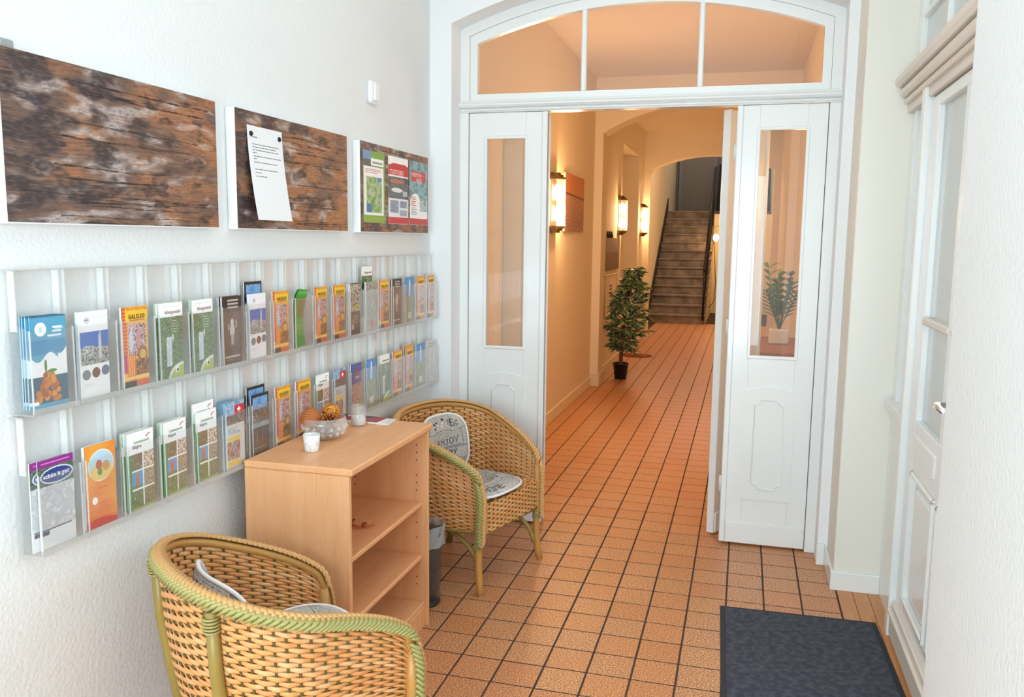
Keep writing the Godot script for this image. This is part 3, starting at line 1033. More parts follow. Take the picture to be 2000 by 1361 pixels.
func cover(kind: String) -> Image:
	var W := Color.WHITE
	var im := blank(W)
	match kind:
		"teal":
			im = blank(col(84, 162, 196))
			fr(im, 0, 0.0, 1, 0.02, col(60, 120, 150))
			disc(im, 0.28, 0.14, 0.16, 0.075, W)
			disc(im, 0.28, 0.14, 0.05, 0.03, col(190, 214, 220))
			for k in 3: fr(im, 0.62 - 0.14 * (k == 2 as int), 0.12 + 0.045 * k, 0.88, 0.145 + 0.045 * k, col(235, 244, 248))
			fr(im, 0, 0.26, 1, 0.42, col(64, 142, 184))
			for x in im.get_width():
				var u := float(x) / im.get_width()
				var top := 0.40 + 0.05 * sin(u * 9.0) + (0.05 if u < 0.75 else -0.28 * (u - 0.75))
				for y in range(int(top * 236), int(0.66 * 236)):
					im.set_pixel(x, y, col(244, 246, 247))
			fr(im, 0, 0.66, 1, 0.96, col(52, 92, 116))
			for k in 60:
				var a := rng.randf()
				var yy := lerpf(0.62, 0.92, a)
				disc(im, 0.46 + rng.randf_range(-0.40, 0.40) * (0.25 + 0.75 * a), yy, 0.07, 0.032, [col(206, 124, 40), col(184, 96, 26), col(224, 148, 62), col(160, 84, 24)][k % 4])
			disc(im, 0.38, 0.54, 0.035, 0.07, col(70, 120, 50))
			disc(im, 0.56, 0.60, 0.13, 0.02, col(96, 146, 70))
			fr(im, 0, 0.95, 1, 1, col(96, 166, 200))
			fr(im, 0.0, 0.92, 0.16, 0.96, W)
		"church":
			im = blank(col(246, 246, 248))
			disc(im, 0.27, 0.10, 0.09, 0.04, col(214, 218, 222))
			fr(im, 0.2, 0.095, 0.34, 0.11, col(140, 146, 152))
			fr(im, 0.45, 0.08, 0.9, 0.085, col(222, 224, 228))
			fr(im, 0, 0.24, 1, 0.60, col(46, 104, 192))
			blot(im, 0, 0.42, 1, 0.62, [col(52, 60, 58), col(120, 116, 110), col(206, 208, 212), col(66, 72, 60)], 0.09, 5)
			blot(im, 0.12, 0.40, 0.5, 0.52, [col(226, 226, 226), col(176, 178, 184), col(90, 100, 90)], 0.08, 6)
			fr(im, 0.66, 0.28, 0.76, 0.56, col(206, 210, 216))
			disc(im, 0.71, 0.28, 0.03, 0.05, col(190, 196, 206))
			disc(im, 0.20, 0.73, 0.14, 0.06, col(120, 124, 130))
			disc(im, 0.53, 0.72, 0.14, 0.06, col(122, 66, 38))
			disc(im, 0.86, 0.71, 0.14, 0.06, col(96, 116, 148))
			blot(im, 0.44, 0.69, 0.62, 0.75, [col(150, 84, 46), col(84, 44, 26), col(186, 120, 80)], 0.2, 7)
			lines(im, 0.1, 0.84, 0.6, 0.90, 3, col(206, 208, 212), 0.3)
		"sunny":
			im = blank(col(244, 182, 58))
			for k in 16:
				fr(im, 0.0, k / 16.0 * 0.6, 0.16, k / 16.0 * 0.6 + 0.018, col(214, 92, 46))
			fr(im, 0.0, 0.0, 0.2, 0.6, col(238, 132, 62))
			for k in 13:
				fr(im, 0.0, 0.02 + k * 0.044, 0.2, 0.04 + k * 0.044, col(206, 76, 46))
			fr(im, 0.14, 0.02, 1.0, 0.19, col(246, 200, 60))
			blot(im, 0.2, 0.01, 1.0, 0.05, [col(248, 204, 70), col(228, 120, 40), col(248, 210, 90)], 0.12, 31)
			fr(im, 0.3, 0.165, 0.9, 0.185, col(206, 96, 40))
			blot(im, 0.24, 0.22, 0.92, 0.62, [col(96, 40, 40), col(206, 160, 160), col(236, 226, 226), col(150, 74, 84), col(70, 50, 90)], 0.07, 32)
			disc(im, 0.34, 0.42, 0.09, 0.14, col(206, 214, 228))
			disc(im, 0.62, 0.40, 0.10, 0.12, col(206, 150, 152))
			fr(im, 0, 0.58, 0.18, 0.82, col(206, 66, 116))
			for k in 7:
				disc(im, 0.28 + 0.03 * k, 0.76, 0.10 - 0.012 * k, 0.17, [col(226, 92, 36), col(250, 192, 60)][k % 2])
			disc(im, 0.76, 0.60, 0.20, 0.10, col(150, 100, 40))
			disc(im, 0.78, 0.60, 0.13, 0.06, col(226, 178, 90))
			blot(im, 0.5, 0.66, 1.0, 0.86, [col(236, 168, 50), col(86, 50, 24), col(206, 130, 44)], 0.05, 33)
			fr(im, 0.0, 0.87, 1.0, 0.90, col(246, 214, 120))
			fr(im, 0.0, 0.92, 0.5, 1.0, col(48, 44, 44))
			fr(im, 0.5, 0.92, 1.0, 1.0, col(226, 100, 46))
		"cliff":
			fr(im, 0.2, 0.05, 0.85, 0.055, col(206, 208, 210))
			blot(im, 0, 0.19, 1, 1, [col(44, 78, 36), col(84, 116, 58), col(120, 144, 84), col(60, 92, 50), col(34, 60, 30)], 0.06, 40)
			blot(im, 0.3, 0.45, 0.52, 0.84, [col(226, 232, 236), col(182, 196, 202), col(240, 244, 246)], 0.06, 41, 2.0, 0.5)
			lines(im, 0.52, 0.24, 0.9, 0.42, 5, col(214, 220, 210), 0.35)
			disc(im, 0.56, 0.46, 0.03, 0.05, col(230, 234, 236))
			disc(im, 1.0, 1.02, 0.66, 0.22, col(226, 230, 226))
			disc(im, 1.04, 1.04, 0.64, 0.20, col(174, 190, 62))
			fr(im, 0.66, 0.86, 0.80, 0.94, W)
			disc(im, 0.73, 0.90, 0.04, 0.025, col(30, 34, 34))
		"brown":
			im = blank(col(84, 62, 54))
			fr(im, 0, 0, 1, 0.22, col(58, 44, 40))
			for k in 3: fr(im, 0.28, 0.05 + 0.05 * k, 0.84, 0.08 + 0.05 * k, col(190, 176, 166))
			blot(im, 0, 0.24, 1, 0.75, [col(64, 46, 40), col(112, 86, 74), col(84, 64, 56)], 0.05, 44)
			disc(im, 0.5, 0.38, 0.08, 0.05, col(226, 218, 210))
			disc(im, 0.5, 0.50, 0.13, 0.10, col(206, 196, 190))
			fr(im, 0.3, 0.40, 0.36, 0.5, col(206, 196, 190))
			fr(im, 0.7, 0.36, 0.75, 0.48, col(206, 196, 190))
			fr(im, 0.44, 0.56, 0.58, 0.72, col(176, 166, 160))
			fr(im, 0.1, 0.88, 0.9, 0.91, col(196, 184, 172))
			fr(im, 0.2, 0.93, 0.5, 0.945, col(160, 146, 134))
		"green":
			im = blank(col(58, 150, 50))
			blot(im, 0.2, 0.18, 1.0, 0.48, [col(70, 130, 40), col(140, 74, 48), col(60, 140, 50), col(120, 60, 40)], 0.06, 46)
			fr(im, 0.3, 0.05, 0.9, 0.10, col(96, 176, 80))
			lines(im, 0.05, 0.60, 0.8, 0.70, 3, col(150, 196, 120), 0.3)
		"mixed":
			blot(im, 0, 0, 1, 1, [col(84, 84, 78), col(180, 178, 170), col(120, 130, 96), col(214, 206, 200), col(96, 74, 66)], 0.04, 48)
			fr(im, 0, 0.0, 0.12, 1, col(234, 236, 238))
			disc(im, 0.7, 0.86, 0.14, 0.10, col(206, 66, 50))
		"history":
			im = blank(col(70, 58, 52))
			fr(im, 0, 0, 0.08, 1, col(236, 238, 240))
			blot(im, 0.08, 0.02, 1, 0.55, [col(60, 56, 40), col(150, 130, 100), col(226, 218, 206), col(110, 110, 70)], 0.05, 50)
			fr(im, 0.08, 0.44, 1, 0.47, col(176, 170, 60))
			lines(im, 0.25, 0.62, 0.95, 0.80, 6, col(196, 188, 180), 0.35)
			fr(im, 0.25, 0.80, 0.42, 0.90, col(206, 200, 190))
		"tower":
			blot(im, 0, 0, 1, 0.42, [col(46, 120, 196), col(96, 162, 220), col(70, 142, 210)], 0.02, 52)
			disc(im, 0.55, 0.2, 0.10, 0.16, col(232, 238, 244))
			fr(im, 0.46, 0.16, 0.62, 0.46, col(226, 232, 238))
			blot(im, 0, 0.42, 1, 1, [col(84, 116, 62), col(166, 176, 150), col(120, 140, 96), col(196, 198, 190)], 0.04, 53, 1.0, 0.4)
			fr(im, 0.4, 0.78, 0.8, 0.92, col(214, 218, 214))
		"garden":
			fr(im, 0, 0.28, 0.16, 1, col(62, 148, 66))
			blot(im, 0.14, 0.28, 0.56, 0.49, [col(92, 104, 52), col(150, 96, 66), col(70, 92, 40), col(206, 176, 150)], 0.08, 55)
			blot(im, 0.6, 0.28, 1, 0.49, [col(206, 206, 190), col(232, 232, 226), col(176, 120, 90), col(150, 170, 120)], 0.08, 56)
			fr(im, 0.14, 0.51, 0.56, 0.73, col(84, 160, 214))
			fr(im, 0.28, 0.56, 0.42, 0.72, col(196, 104, 66))
			disc(im, 0.35, 0.56, 0.08, 0.03, col(206, 120, 80))
			fr(im, 0.14, 0.69, 0.56, 0.73, col(104, 132, 66))
			blot(im, 0.6, 0.51, 1, 0.73, [col(120, 104, 84), col(196, 180, 150), col(86, 76, 60)], 0.07, 57)
			blot(im, 0.14, 0.75, 0.56, 0.97, [col(84, 110, 46), col(140, 152, 84), col(60, 84, 40), col(206, 206, 180)], 0.08, 58)
			blot(im, 0.6, 0.75, 1, 0.97, [col(104, 120, 60), col(160, 150, 110), col(76, 84, 50), col(206, 196, 190)], 0.08, 59)
			fr(im, 0.14, 0.97, 1, 1, col(150, 170, 66))
			for k in 12:
				var a := -0.2 - 0.9 * k / 12.0
				disc(im, 0.86 - 0.16 * cos(a * 1.6) * 0.8, 0.085 + 0.05 * sin(a * 1.6) + 0.02, 0.022, 0.007, col(206, 84, 74))
		"purple":
			im = blank(col(226, 228, 230))
			fr(im, 0, 0, 1, 0.085, col(146, 44, 140))
			fr(im, 0.1, 0.035, 0.9, 0.05, col(206, 150, 204))
			blot(im, 0, 0.085, 1, 0.30, [col(56, 76, 60), col(110, 130, 110), col(40, 54, 50)], 0.06, 61)
			disc(im, 0.52, 0.19, 0.47, 0.095, col(226, 230, 240))
			disc(im, 0.52, 0.19, 0.43, 0.08, col(38, 66, 138))
			blot(im, 0, 0.30, 1, 0.78, [col(214, 216, 220), col(190, 194, 198), col(230, 232, 234)], 0.03, 62)
			lines(im, 0.08, 0.34, 0.92, 0.72, 16, col(176, 180, 186), 0.3)
			fr(im, 0.05, 0.78, 0.9, 0.795, col(76, 76, 84))
			fr(im, 0.05, 0.80, 0.25, 0.85, col(96, 90, 110))
		"orange":
			blot(im, 0, 0, 1, 1, [col(232, 120, 40), col(240, 150, 56), col(244, 170, 66)], 0.006, 64)
			disc(im, 0.52, 0.26, 0.42, 0.19, W)
			disc(im, 0.52, 0.26, 0.40, 0.18, col(190, 220, 236))
			disc(im, 0.52, 0.34, 0.36, 0.10, col(236, 206, 120))
			disc(im, 0.45, 0.25, 0.10, 0.06, col(196, 84, 60))
			disc(im, 0.68, 0.28, 0.12, 0.06, col(206, 150, 80))
			disc(im, 0.48, 0.34, 0.08, 0.04, col(80, 150, 70))
			fr(im, 0.42, 0.53, 0.72, 0.545, col(206, 96, 40))
			disc(im, 0.28, 0.67, 0.09, 0.045, W)
			lines(im, 0.42, 0.64, 0.8, 0.71, 3, col(246, 206, 140), 0.35)
			lines(im, 0.3, 0.78, 0.85, 0.84, 3, col(206, 104, 46), 0.35)
			for x in im.get_width():
				var u := float(x) / im.get_width()
				var y0 := 0.89 - 0.03 * sin(u * 4.0)
				for y in range(int(y0 * 236), 236):
					im.set_pixel(x, y, col(206, 46, 36) if y > (y0 + 0.03) * 236 else col(236, 120, 66))
		"flag":
			im = blank(col(214, 216, 218))
			blot(im, 0, 0, 1, 0.34, [col(120, 160, 200), col(176, 200, 220), col(96, 130, 170)], 0.02, 66)
			blot(im, 0.1, 0.2, 1, 0.34, [col(60, 54, 52), col(110, 96, 90), col(150, 140, 136)], 0.06, 67)
			fr(im, 0.5, 0.06, 1.0, 0.20, col(206, 50, 56))
			fr(im, 0.70, 0.09, 0.76, 0.17, W)
			fr(im, 0.64, 0.115, 0.82, 0.145, W)
			lines(im, 0.15, 0.40, 0.8, 0.50, 4, col(120, 124, 128), 0.4)
			fr(im, 0.05, 0.53, 0.8, 0.59, col(246, 206, 30))
			blot(im, 0.08, 0.6, 0.75, 0.88, [col(160, 90, 66), col(206, 200, 200), col(140, 76, 54), col(180, 140, 130)], 0.05, 68, 1.6, 0.5)
			fr(im, 0.05, 0.90, 0.8, 0.97, col(246, 206, 30))
		"harbour":
			im = blank(col(40, 42, 46))
			blot(im, 0.1, 0.05, 0.94, 0.26, [col(66, 120, 186), col(130, 176, 216), col(90, 146, 206)], 0.03, 70)
			blot(im, 0.1, 0.24, 0.94, 0.46, [col(60, 50, 46), col(150, 86, 66), col(90, 96, 70), col(196, 190, 186)], 0.06, 71)
			fr(im, 0.0, 0.46, 1, 0.54, col(150, 156, 160))
			blot(im, 0.06, 0.54, 0.94, 0.96, [col(64, 46, 40), col(96, 70, 58), col(54, 40, 36)], 0.04, 72)
			fr(im, 0.3, 0.62, 0.38, 0.80, col(130, 104, 90))
			fr(im, 0.6, 0.62, 0.68, 0.80, col(130, 104, 90))
			fr(im, 0.2, 0.85, 0.8, 0.87, col(176, 140, 60))
		"fish":
			im = blank(col(90, 96, 160))
			fr(im, 0, 0, 0.14, 1, col(60, 90, 150))
			disc(im, 0.55, 0.18, 0.12, 0.10, col(150, 90, 66))
			fr(im, 0.4, 0.26, 0.8, 0.30, col(200, 196, 220))
			blot(im, 0.14, 0.40, 1, 0.80, [col(110, 110, 150), col(214, 214, 224), col(226, 130, 50), col(120, 90, 90), col(236, 236, 240)], 0.05, 74)
			blot(im, 0.14, 0.78, 1, 1, [col(70, 54, 40), col(226, 206, 130), col(120, 96, 60)], 0.05, 75)
		"sketch":
			im = blank(col(222, 220, 214))
			blot(im, 0.1, 0.05, 0.9, 0.95, [col(228, 226, 220), col(222, 220, 214), col(176, 176, 174), col(226, 224, 218)], 0.05, 77)
		"rail":
			im = blank(col(120, 168, 66))
			fr(im, 0, 0, 0.35, 0.13, col(110, 150, 196))
			fr(im, 0, 0.12, 0.35, 0.22, col(86, 92, 92))
			fr(im, 0.35, 0.1, 0.95, 0.2, W)
			fr(im, 0.42, 0.14, 0.9, 0.17, col(150, 160, 150))
			fr(im, 0.02, 0.22, 0.94, 0.9, col(244, 244, 240))
			lines(im, 0.1, 0.25, 0.9, 0.32, 3, col(196, 110, 150), 0.5)
			blot(im, 0.14, 0.36, 0.86, 0.86, [col(92, 156, 60), col(110, 170, 76), col(190, 190, 186), col(104, 164, 70), col(120, 176, 84)], 0.02, 80)
			fr(im, 0.66, 0.36, 0.86, 0.42, col(70, 130, 190))
			fr(im, 0.14, 0.74, 0.36, 0.86, col(60, 110, 176))
			fr(im, 0, 0.92, 1, 1, col(140, 170, 60))
		"boat":
			fr(im, 0, 0.10, 1, 0.28, col(206, 46, 42))
			for x in im.get_width():
				var u := float(x) / im.get_width()
				for y in range(0, int((0.10 + 0.04 * sin(u * 5.0 + 2.0)) * 236)): im.set_pixel(x, y, W)
			write(im, "SCHIFFSTOUREN", 8, 46, 1, 3, W)
			write(im, "RUND", 74, 70, 1, 2, W)
			blot(im, 0, 0.30, 1, 0.62, [col(64, 66, 70), col(110, 116, 120), col(90, 96, 96)], 0.02, 82)
			disc(im, 0.42, 0.36, 0.36, 0.03, col(196, 110, 76))
			disc(im, 0.42, 0.49, 0.28, 0.035, col(236, 236, 232))
			fr(im, 0.72, 0.50, 0.96, 0.58, col(190, 194, 196))
			fr(im, 0, 0.62, 1, 0.90, col(236, 238, 240))
			fr(im, 0.08, 0.65, 0.52, 0.84, col(160, 174, 190))
			fr(im, 0.57, 0.65, 0.95, 0.76, col(160, 174, 190))
			fr(im, 0.57, 0.79, 0.95, 0.88, col(160, 174, 190))
			lines(im, 0.1, 0.66, 0.5, 0.83, 7, col(90, 96, 120), 0.35)
			lines(im, 0.6, 0.66, 0.92, 0.76, 4, col(90, 96, 120), 0.35)
			fr(im, 0, 0.90, 1, 1, col(206, 50, 52))
		"seal":
			blot(im, 0, 0, 1, 0.70, [col(120, 160, 180), col(150, 190, 200), col(96, 130, 120), col(186, 206, 196)], 0.02, 85)
			fr(im, 0.08, 0.16, 0.9, 0.32, col(206, 56, 52))
			write(im, "ROBBENTOUR +", 12, 42, 1, 2, W)
			write(im, "KREIDE", 40, 62, 1, 2, W)
			disc(im, 0.3, 0.66, 0.28, 0.16, W)
			fr(im, 0.02, 0.6, 0.55, 0.9, W)
			lines(im, 0.08, 0.56, 0.4, 0.72, 5, col(206, 90, 60), 0.5)
			lines(im, 0.08, 0.73, 0.45, 0.86, 5, col(120, 120, 124), 0.4)
			blot(im, 0.55, 0.6, 1, 0.78, [col(150, 180, 186), col(206, 220, 220), col(90, 120, 124)], 0.04, 86)
			fr(im, 0.5, 0.78, 1, 0.9, W)
			fr(im, 0, 0.90, 1, 1, col(206, 50, 46))
	return im

func cover_mat(kind: String) -> StandardMaterial3D:
	var key := "cover_" + kind
	if not M.has(key):
		var m := mat(Color.WHITE, 0.38)
		m.albedo_texture = tex(cover(kind))
		M[key] = m
	return M[key]

func lettering(parent: Node3D, s: String, at: Vector3, width: float, c: Color, serif := false) -> void:
	var t := TextMesh.new()
	t.text = s
	var f := SystemFont.new()
	f.font_names = PackedStringArray(["Droid Serif" if serif else "Droid Sans"])
	f.font_weight = 700
	t.font = f
	t.font_size = 24
	t.pixel_size = 0.001
	t.depth = 0.0004
	t.curve_step = 2.0
	var w: float = t.get_aabb().size.x
	if w > 0.0:
		t.pixel_size = 0.001 * width / w
	var o := inst("lettering", t, mat(c, 0.6), parent, at)
	o.rotation.y = PI / 2

# flat sheet of card facing +x: front printed, sides as paper; origin at the middle of its foot
func card(parent: Node3D, kind: String, w: float, h: float, thick: float, shape := "") -> void:
	var st := mb()
	if shape == "cut":
		# die-cut: the lower right of the card is rounded away
		var outl := []
		for i in 13:
			var a := PI / 2 * i / 12.0
			outl.append(Vector2(-w * 0.5 + w * 0.42 * (1 - cos(a)), h * (0.62 + 0.38 * sin(a))))
		for i in 15:
			var tt := i / 14.0
			outl.append(Vector2(w * 0.5 - w * 0.40 * sin(PI * (0.05 + 0.75 * tt)), h * (0.97 - 0.93 * tt)))
		outl.append(Vector2(-w * 0.4, 0.0))
		outl.append(Vector2(-w * 0.5, h * 0.04))
		var p2 := PackedVector2Array(outl)
		var idx := Geometry2D.triangulate_polygon(p2)
		for i in range(0, idx.size(), 3):
			var vs := []
			for k in 3: vs.append(p2[idx[i + k]])
			for s in [1, -1]:
				var order := [0, 1, 2]
				var A := Vector3(0, vs[0].y, -vs[0].x); var B := Vector3(0, vs[1].y, -vs[1].x); var C := Vector3(0, vs[2].y, -vs[2].x)
				if (C - A).cross(B - A).x * s < 0: order = [0, 2, 1]
				for k in order:
					v(st, Vector3(thick if s > 0 else 0.0, vs[k].y, -vs[k].x), Vector2(vs[k].x / w + 0.5, 1.0 - vs[k].y / h))
		own("cover", done(st), cover_mat(kind), parent)
		return
	quad(st, Vector3(thick, 0, w / 2), Vector3(thick, 0, -w / 2), Vector3(thick, h, -w / 2), Vector3(thick, h, w / 2), Vector3.RIGHT)
	quad(st, Vector3(thick - 0.0006, 0, w / 2), Vector3(thick - 0.0006, 0, -w / 2), Vector3(thick - 0.0006, h, -w / 2), Vector3(thick - 0.0006, h, w / 2), Vector3.LEFT)
	own("cover", done(st), cover_mat(kind), parent)
	st = mb()
	box(st, Vector3(0, 0, -w / 2 + 0.0004), Vector3(thick - 0.0007, h - 0.0006, w / 2 - 0.0004))
	var edge: Material = M.page_edge
	if kind == "teal" or kind == "flag":
		if not M.has("blue_edge"): M.blue_edge = mat(col(150, 192, 214), 0.7)
		edge = M.blue_edge
	elif kind == "cliff" or kind == "garden":
		if not M.has("green_edge"): M.green_edge = mat(col(186, 206, 182), 0.7)
		edge = M.green_edge
	own("pages", done(st), edge, parent)

# ------------------------------------------------------------------ boards with printed wood
func wood_print(seed_: int, warm: float) -> Image:
	var w := 640
	var h := 312
	var im := Image.create(w, h, false, Image.FORMAT_RGB8)
	var a := FastNoiseLite.new(); a.seed = seed_; a.frequency = 0.006; a.fractal_octaves = 4
	var b := FastNoiseLite.new(); b.seed = seed_ + 1; b.frequency = 0.02; b.fractal_octaves = 4
	var g := FastNoiseLite.new(); g.seed = seed_ + 2; g.frequency = 0.10; g.fractal_octaves = 3
	var d := FastNoiseLite.new(); d.seed = seed_ + 3; d.frequency = 0.013; d.fractal_octaves = 3
	var cracks := []
	for k in 18:
		cracks.append([rng.randf(), rng.randf_range(-0.1, 0.6), rng.randf_range(0.25, 0.8), rng.randf_range(0.6, 2.0)])
	for y in h:
		for x in w:
			var u := float(x) / w
			var yy2 := y + 10.0 * b.get_noise_2d(x * 0.10, y * 0.3)
			var big := a.get_noise_2d(x * 0.7, yy2 * 1.6)
			var pale := d.get_noise_2d(x * 0.45 + 70, yy2 * 1.5 + 90)
			var dark := d.get_noise_2d(x * 0.6 + 530, yy2 * 1.3 + 40)
			var grain := g.get_noise_2d(x * 0.10, yy2 * 2.4)
			var fleck := g.get_noise_2d(x * 0.35 + 400, yy2 * 0.9)
			var c := col(108, 84, 74).lerp(col(166, 110, 74), clampf(0.20 + warm * 1.0 + big * 1.5 + (u - 0.45) * 0.8, 0, 1))
			c = c.lerp(col(208, 202, 202), clampf((pale + 0.16 - absf(u - 0.40) * 0.75 - warm * 0.25) * 2.6, 0, 0.9) * clampf(0.72 + grain * 0.9 + fleck * 0.6, 0, 1))
			c = c.lerp(col(44, 38, 42), clampf((dark + 0.22 - u * 0.55) * 2.6, 0, 0.85) * clampf(0.85 + fleck * 0.9, 0.2, 1))
			c = c.lerp(col(60, 42, 36), clampf(grain * 0.9 - 0.08, 0, 0.34))
			c = c.lerp(col(74, 50, 40), clampf(fleck * 1.1 - 0.22, 0, 0.3))
			c = c.lerp(col(224, 186, 146), clampf(-grain * 0.9 - 0.24, 0, 0.3))
			im.set_pixel(x, y, c)
	for k in cracks:
		var yy: float = k[0] * h
		for x in range(maxi(0, int(k[1] * w)), mini(w, int((k[1] + k[2]) * w))):
			yy = k[0] * h + 6.0 * b.get_noise_2d(x * 0.16, k[0] * 900)
			var tn: float = k[3] * clampf(1.0 + 2.0 * b.get_noise_2d(x * 0.8, k[0] * 500), 0.3, 2.0)
			for e in range(-2, 3):
				if absf(e) <= tn and yy + e >= 0 and yy + e < h:
					im.set_pixel(x, int(yy + e), im.get_pixel(x, int(yy + e)).lerp(col(24, 16, 16), 0.85 if absf(e) < tn * 0.6 else 0.4))
	return im

func board(z0: float, z1: float, y0: float, y1: float, seed_: int, warm: float, label: String) -> Node3D:
	var o := thing("wood_print_board", label, "pin board", Vector3(XL, y0, (z0 + z1) / 2), 0, "boards printed with weathered wood")
	var st := mb()
	var w := absf(z1 - z0)
	var h := y1 - y0
	box(st, Vector3(0.001, 0, -w / 2), Vector3(0.034, h, w / 2), 0.001)
	own("body", done(st), M.paper, o)
	st = mb()
	quad(st, Vector3(0.0352, 0.004, w / 2 - 0.001), Vector3(0.0352, 0.004, -w / 2 + 0.001), Vector3(0.0352, h - 0.001, -w / 2 + 0.001), Vector3(0.0352, h - 0.001, w / 2 - 0.001), Vector3.RIGHT)
	var m := mat(Color.WHITE, 0.45)
	m.albedo_texture = tex(wood_print(seed_, warm))
	own("print", done(st), m, o)
	return o

func build_boards() -> void:
	var o := board(-1.475, -2.235, 1.541, 1.915, 101, 0.0, "bare board printed with grey brown weathered wood, leftmost of three")
	var st := mb()
	box(st, Vector3(0.006, 0.374, 0.325), Vector3(0.028, 0.392, 0.365), 0.004)
	own("clip", done(st), mat(col(150, 156, 150), 0.5), o)
	board(-2.333, -3.095, 1.541, 1.915, 202, 0.30, "orange brown weathered wood board with the typed notice, middle of three")
	board(-3.212, -3.980, 1.541, 1.915, 303, 0.12, "brown wood board with three small posters, next to the doors")
	# A4 notice whose foot curls off the board
	var nt := thing("notice", "white typed notice pinned with two magnets on the middle board", "notice", Vector3(XL + 0.0358, 1.572, -2.50))
	st = mb(true)
	for i in 12:
		for s in [0, 1]:
			pass
		var t0 := i / 12.0
		var t1 := (i + 1) / 12.0
		var x0 := 0.0006 + 0.034 * pow(1.0 - t0, 1.6)
		var x1 := 0.0006 + 0.034 * pow(1.0 - t1, 1.6)
		quad(st, Vector3(x0, t0 * 0.298, 0.105), Vector3(x0, t0 * 0.298, -0.105), Vector3(x1, t1 * 0.298, -0.105), Vector3(x1, t1 * 0.298, 0.105), Vector3.RIGHT, [Vector2(0, 1 - t0), Vector2(1, 1 - t0), Vector2(1, 1 - t1), Vector2(0, 1 - t1)])
	var im := blank(col(240, 242, 243), 256, 362)
	fr(im, 0.12, 0.115, 0.27, 0.125, col(90, 92, 96))
	for r in [[0.12, 0.88, 0.19], [0.12, 0.80, 0.22], [0.12, 0.86, 0.25], [0.12, 0.24, 0.28], [0.13, 0.92, 0.315], [0.13, 0.24, 0.345], [0.13, 0.78, 0.38], [0.13, 0.78, 0.455], [0.13, 0.33, 0.49], [0.14, 0.47, 0.53]]:
		var xx: float = r[0]
		while xx < r[1] - 0.02:
			var l: float = minf(rng.randf_range(0.04, 0.11), r[1] - xx)
			fr(im, xx, r[2], xx + l, r[2] + 0.010, col(96, 98, 104))
			xx += l + 0.012
	var nm := mat(Color.WHITE, 0.6)
	nm.albedo_texture = tex(im)
	own("sheet", done(st), nm, nt)
	for z in [0.085, -0.085]:
		st = mb(true)
		lathe(st, [Vector2(0, 0), Vector2(0.008, 0), Vector2(0.008, 0.004), Vector2(0.006, 0.006), Vector2(0, 0.006)], 12)
		var mg := own("magnet", done(st), M.iron, nt)
		mg.rotation.z = -PI / 2
		mg.position = Vector3(0.001, 0.272, z)
	# three posters on the third board
	var ps := [[-3.237, -3.452, "rail", "green route map poster on the board next to the doors"], [-3.492, -3.718, "boat", "red and grey ship trips poster, middle of three on its board"], [-3.740, -3.965, "seal", "red and pale blue poster beside the ship trips poster, next to the door pier"]]
	for p in ps:
		var q := thing("poster", p[3], "poster", Vector3(XL + 0.0356, 1.583, (p[0] + p[1]) / 2), 0, "posters on the third board")
		card(q, p[2], absf(p[1] - p[0]), 0.298, 0.0016)

# ------------------------------------------------------------------ leaflet racks
func pocket_mesh() -> ArrayMesh:
	# local: back at x 0, foot at y 0, width along z; an open-fronted tray with a front pane
	var st := mb()
	var w := 0.0635
	var t := 0.0022
	for s in [-1.0, 1.0]:
		var z0: float = s * w
		var z1: float = s * (w - t)
		var prof := [Vector2(0, 0.0), Vector2(0.056, 0.0), Vector2(0.054, 0.185), Vector2(0.022, 0.20), Vector2(0.018, 0.320), Vector2(0, 0.320)]
		var n := prof.size()
		for i in n:
			var a: Vector2 = prof[i]
			var b: Vector2 = prof[(i + 1) % n]
			quad(st, Vector3(a.x, a.y, z0), Vector3(b.x, b.y, z0), Vector3(b.x, b.y, z1), Vector3(a.x, a.y, z1), Vector3((b - a).y, -(b - a).x, 0))
		for zz in [z0, z1]:
			var out := Vector3(0, 0, s if zz == z0 else -s)
			quad(st, Vector3(0, 0, zz), Vector3(0.056, 0, zz), Vector3(0.054, 0.185, zz), Vector3(0, 0.185, zz), out)
			quad(st, Vector3(0, 0.185, zz), Vector3(0.054, 0.185, zz), Vector3(0.022, 0.20, zz), Vector3(0, 0.20, zz), out)
			quad(st, Vector3(0, 0.20, zz), Vector3(0.022, 0.20, zz), Vector3(0.018, 0.32, zz), Vector3(0, 0.32, zz), out)
	# front pane, a thin slab leaning back
	var f := [Vector2(0.0535, 0.0), Vector2(0.056, 0.0), Vector2(0.054, 0.185), Vector2(0.0515, 0.185)]
	for i in 4:
		var a: Vector2 = f[i]
		var b: Vector2 = f[(i + 1) % 4]
		quad(st, Vector3(a.x, a.y, -w), Vector3(b.x, b.y, -w), Vector3(b.x, b.y, w), Vector3(a.x, a.y, w), Vector3((b - a).y, -(b - a).x, 0))
	return done(st).commit()

func shelf_mesh() -> ArrayMesh:
	var st := mb()
	box(st, Vector3(0.0, -0.004, -0.07), Vector3(0.058, 0.0, 0.07), 0.001)
	box(st, Vector3(0.0566, 0.0, -0.07), Vector3(0.0582, 0.012, 0.07))
	return done(st).commit()

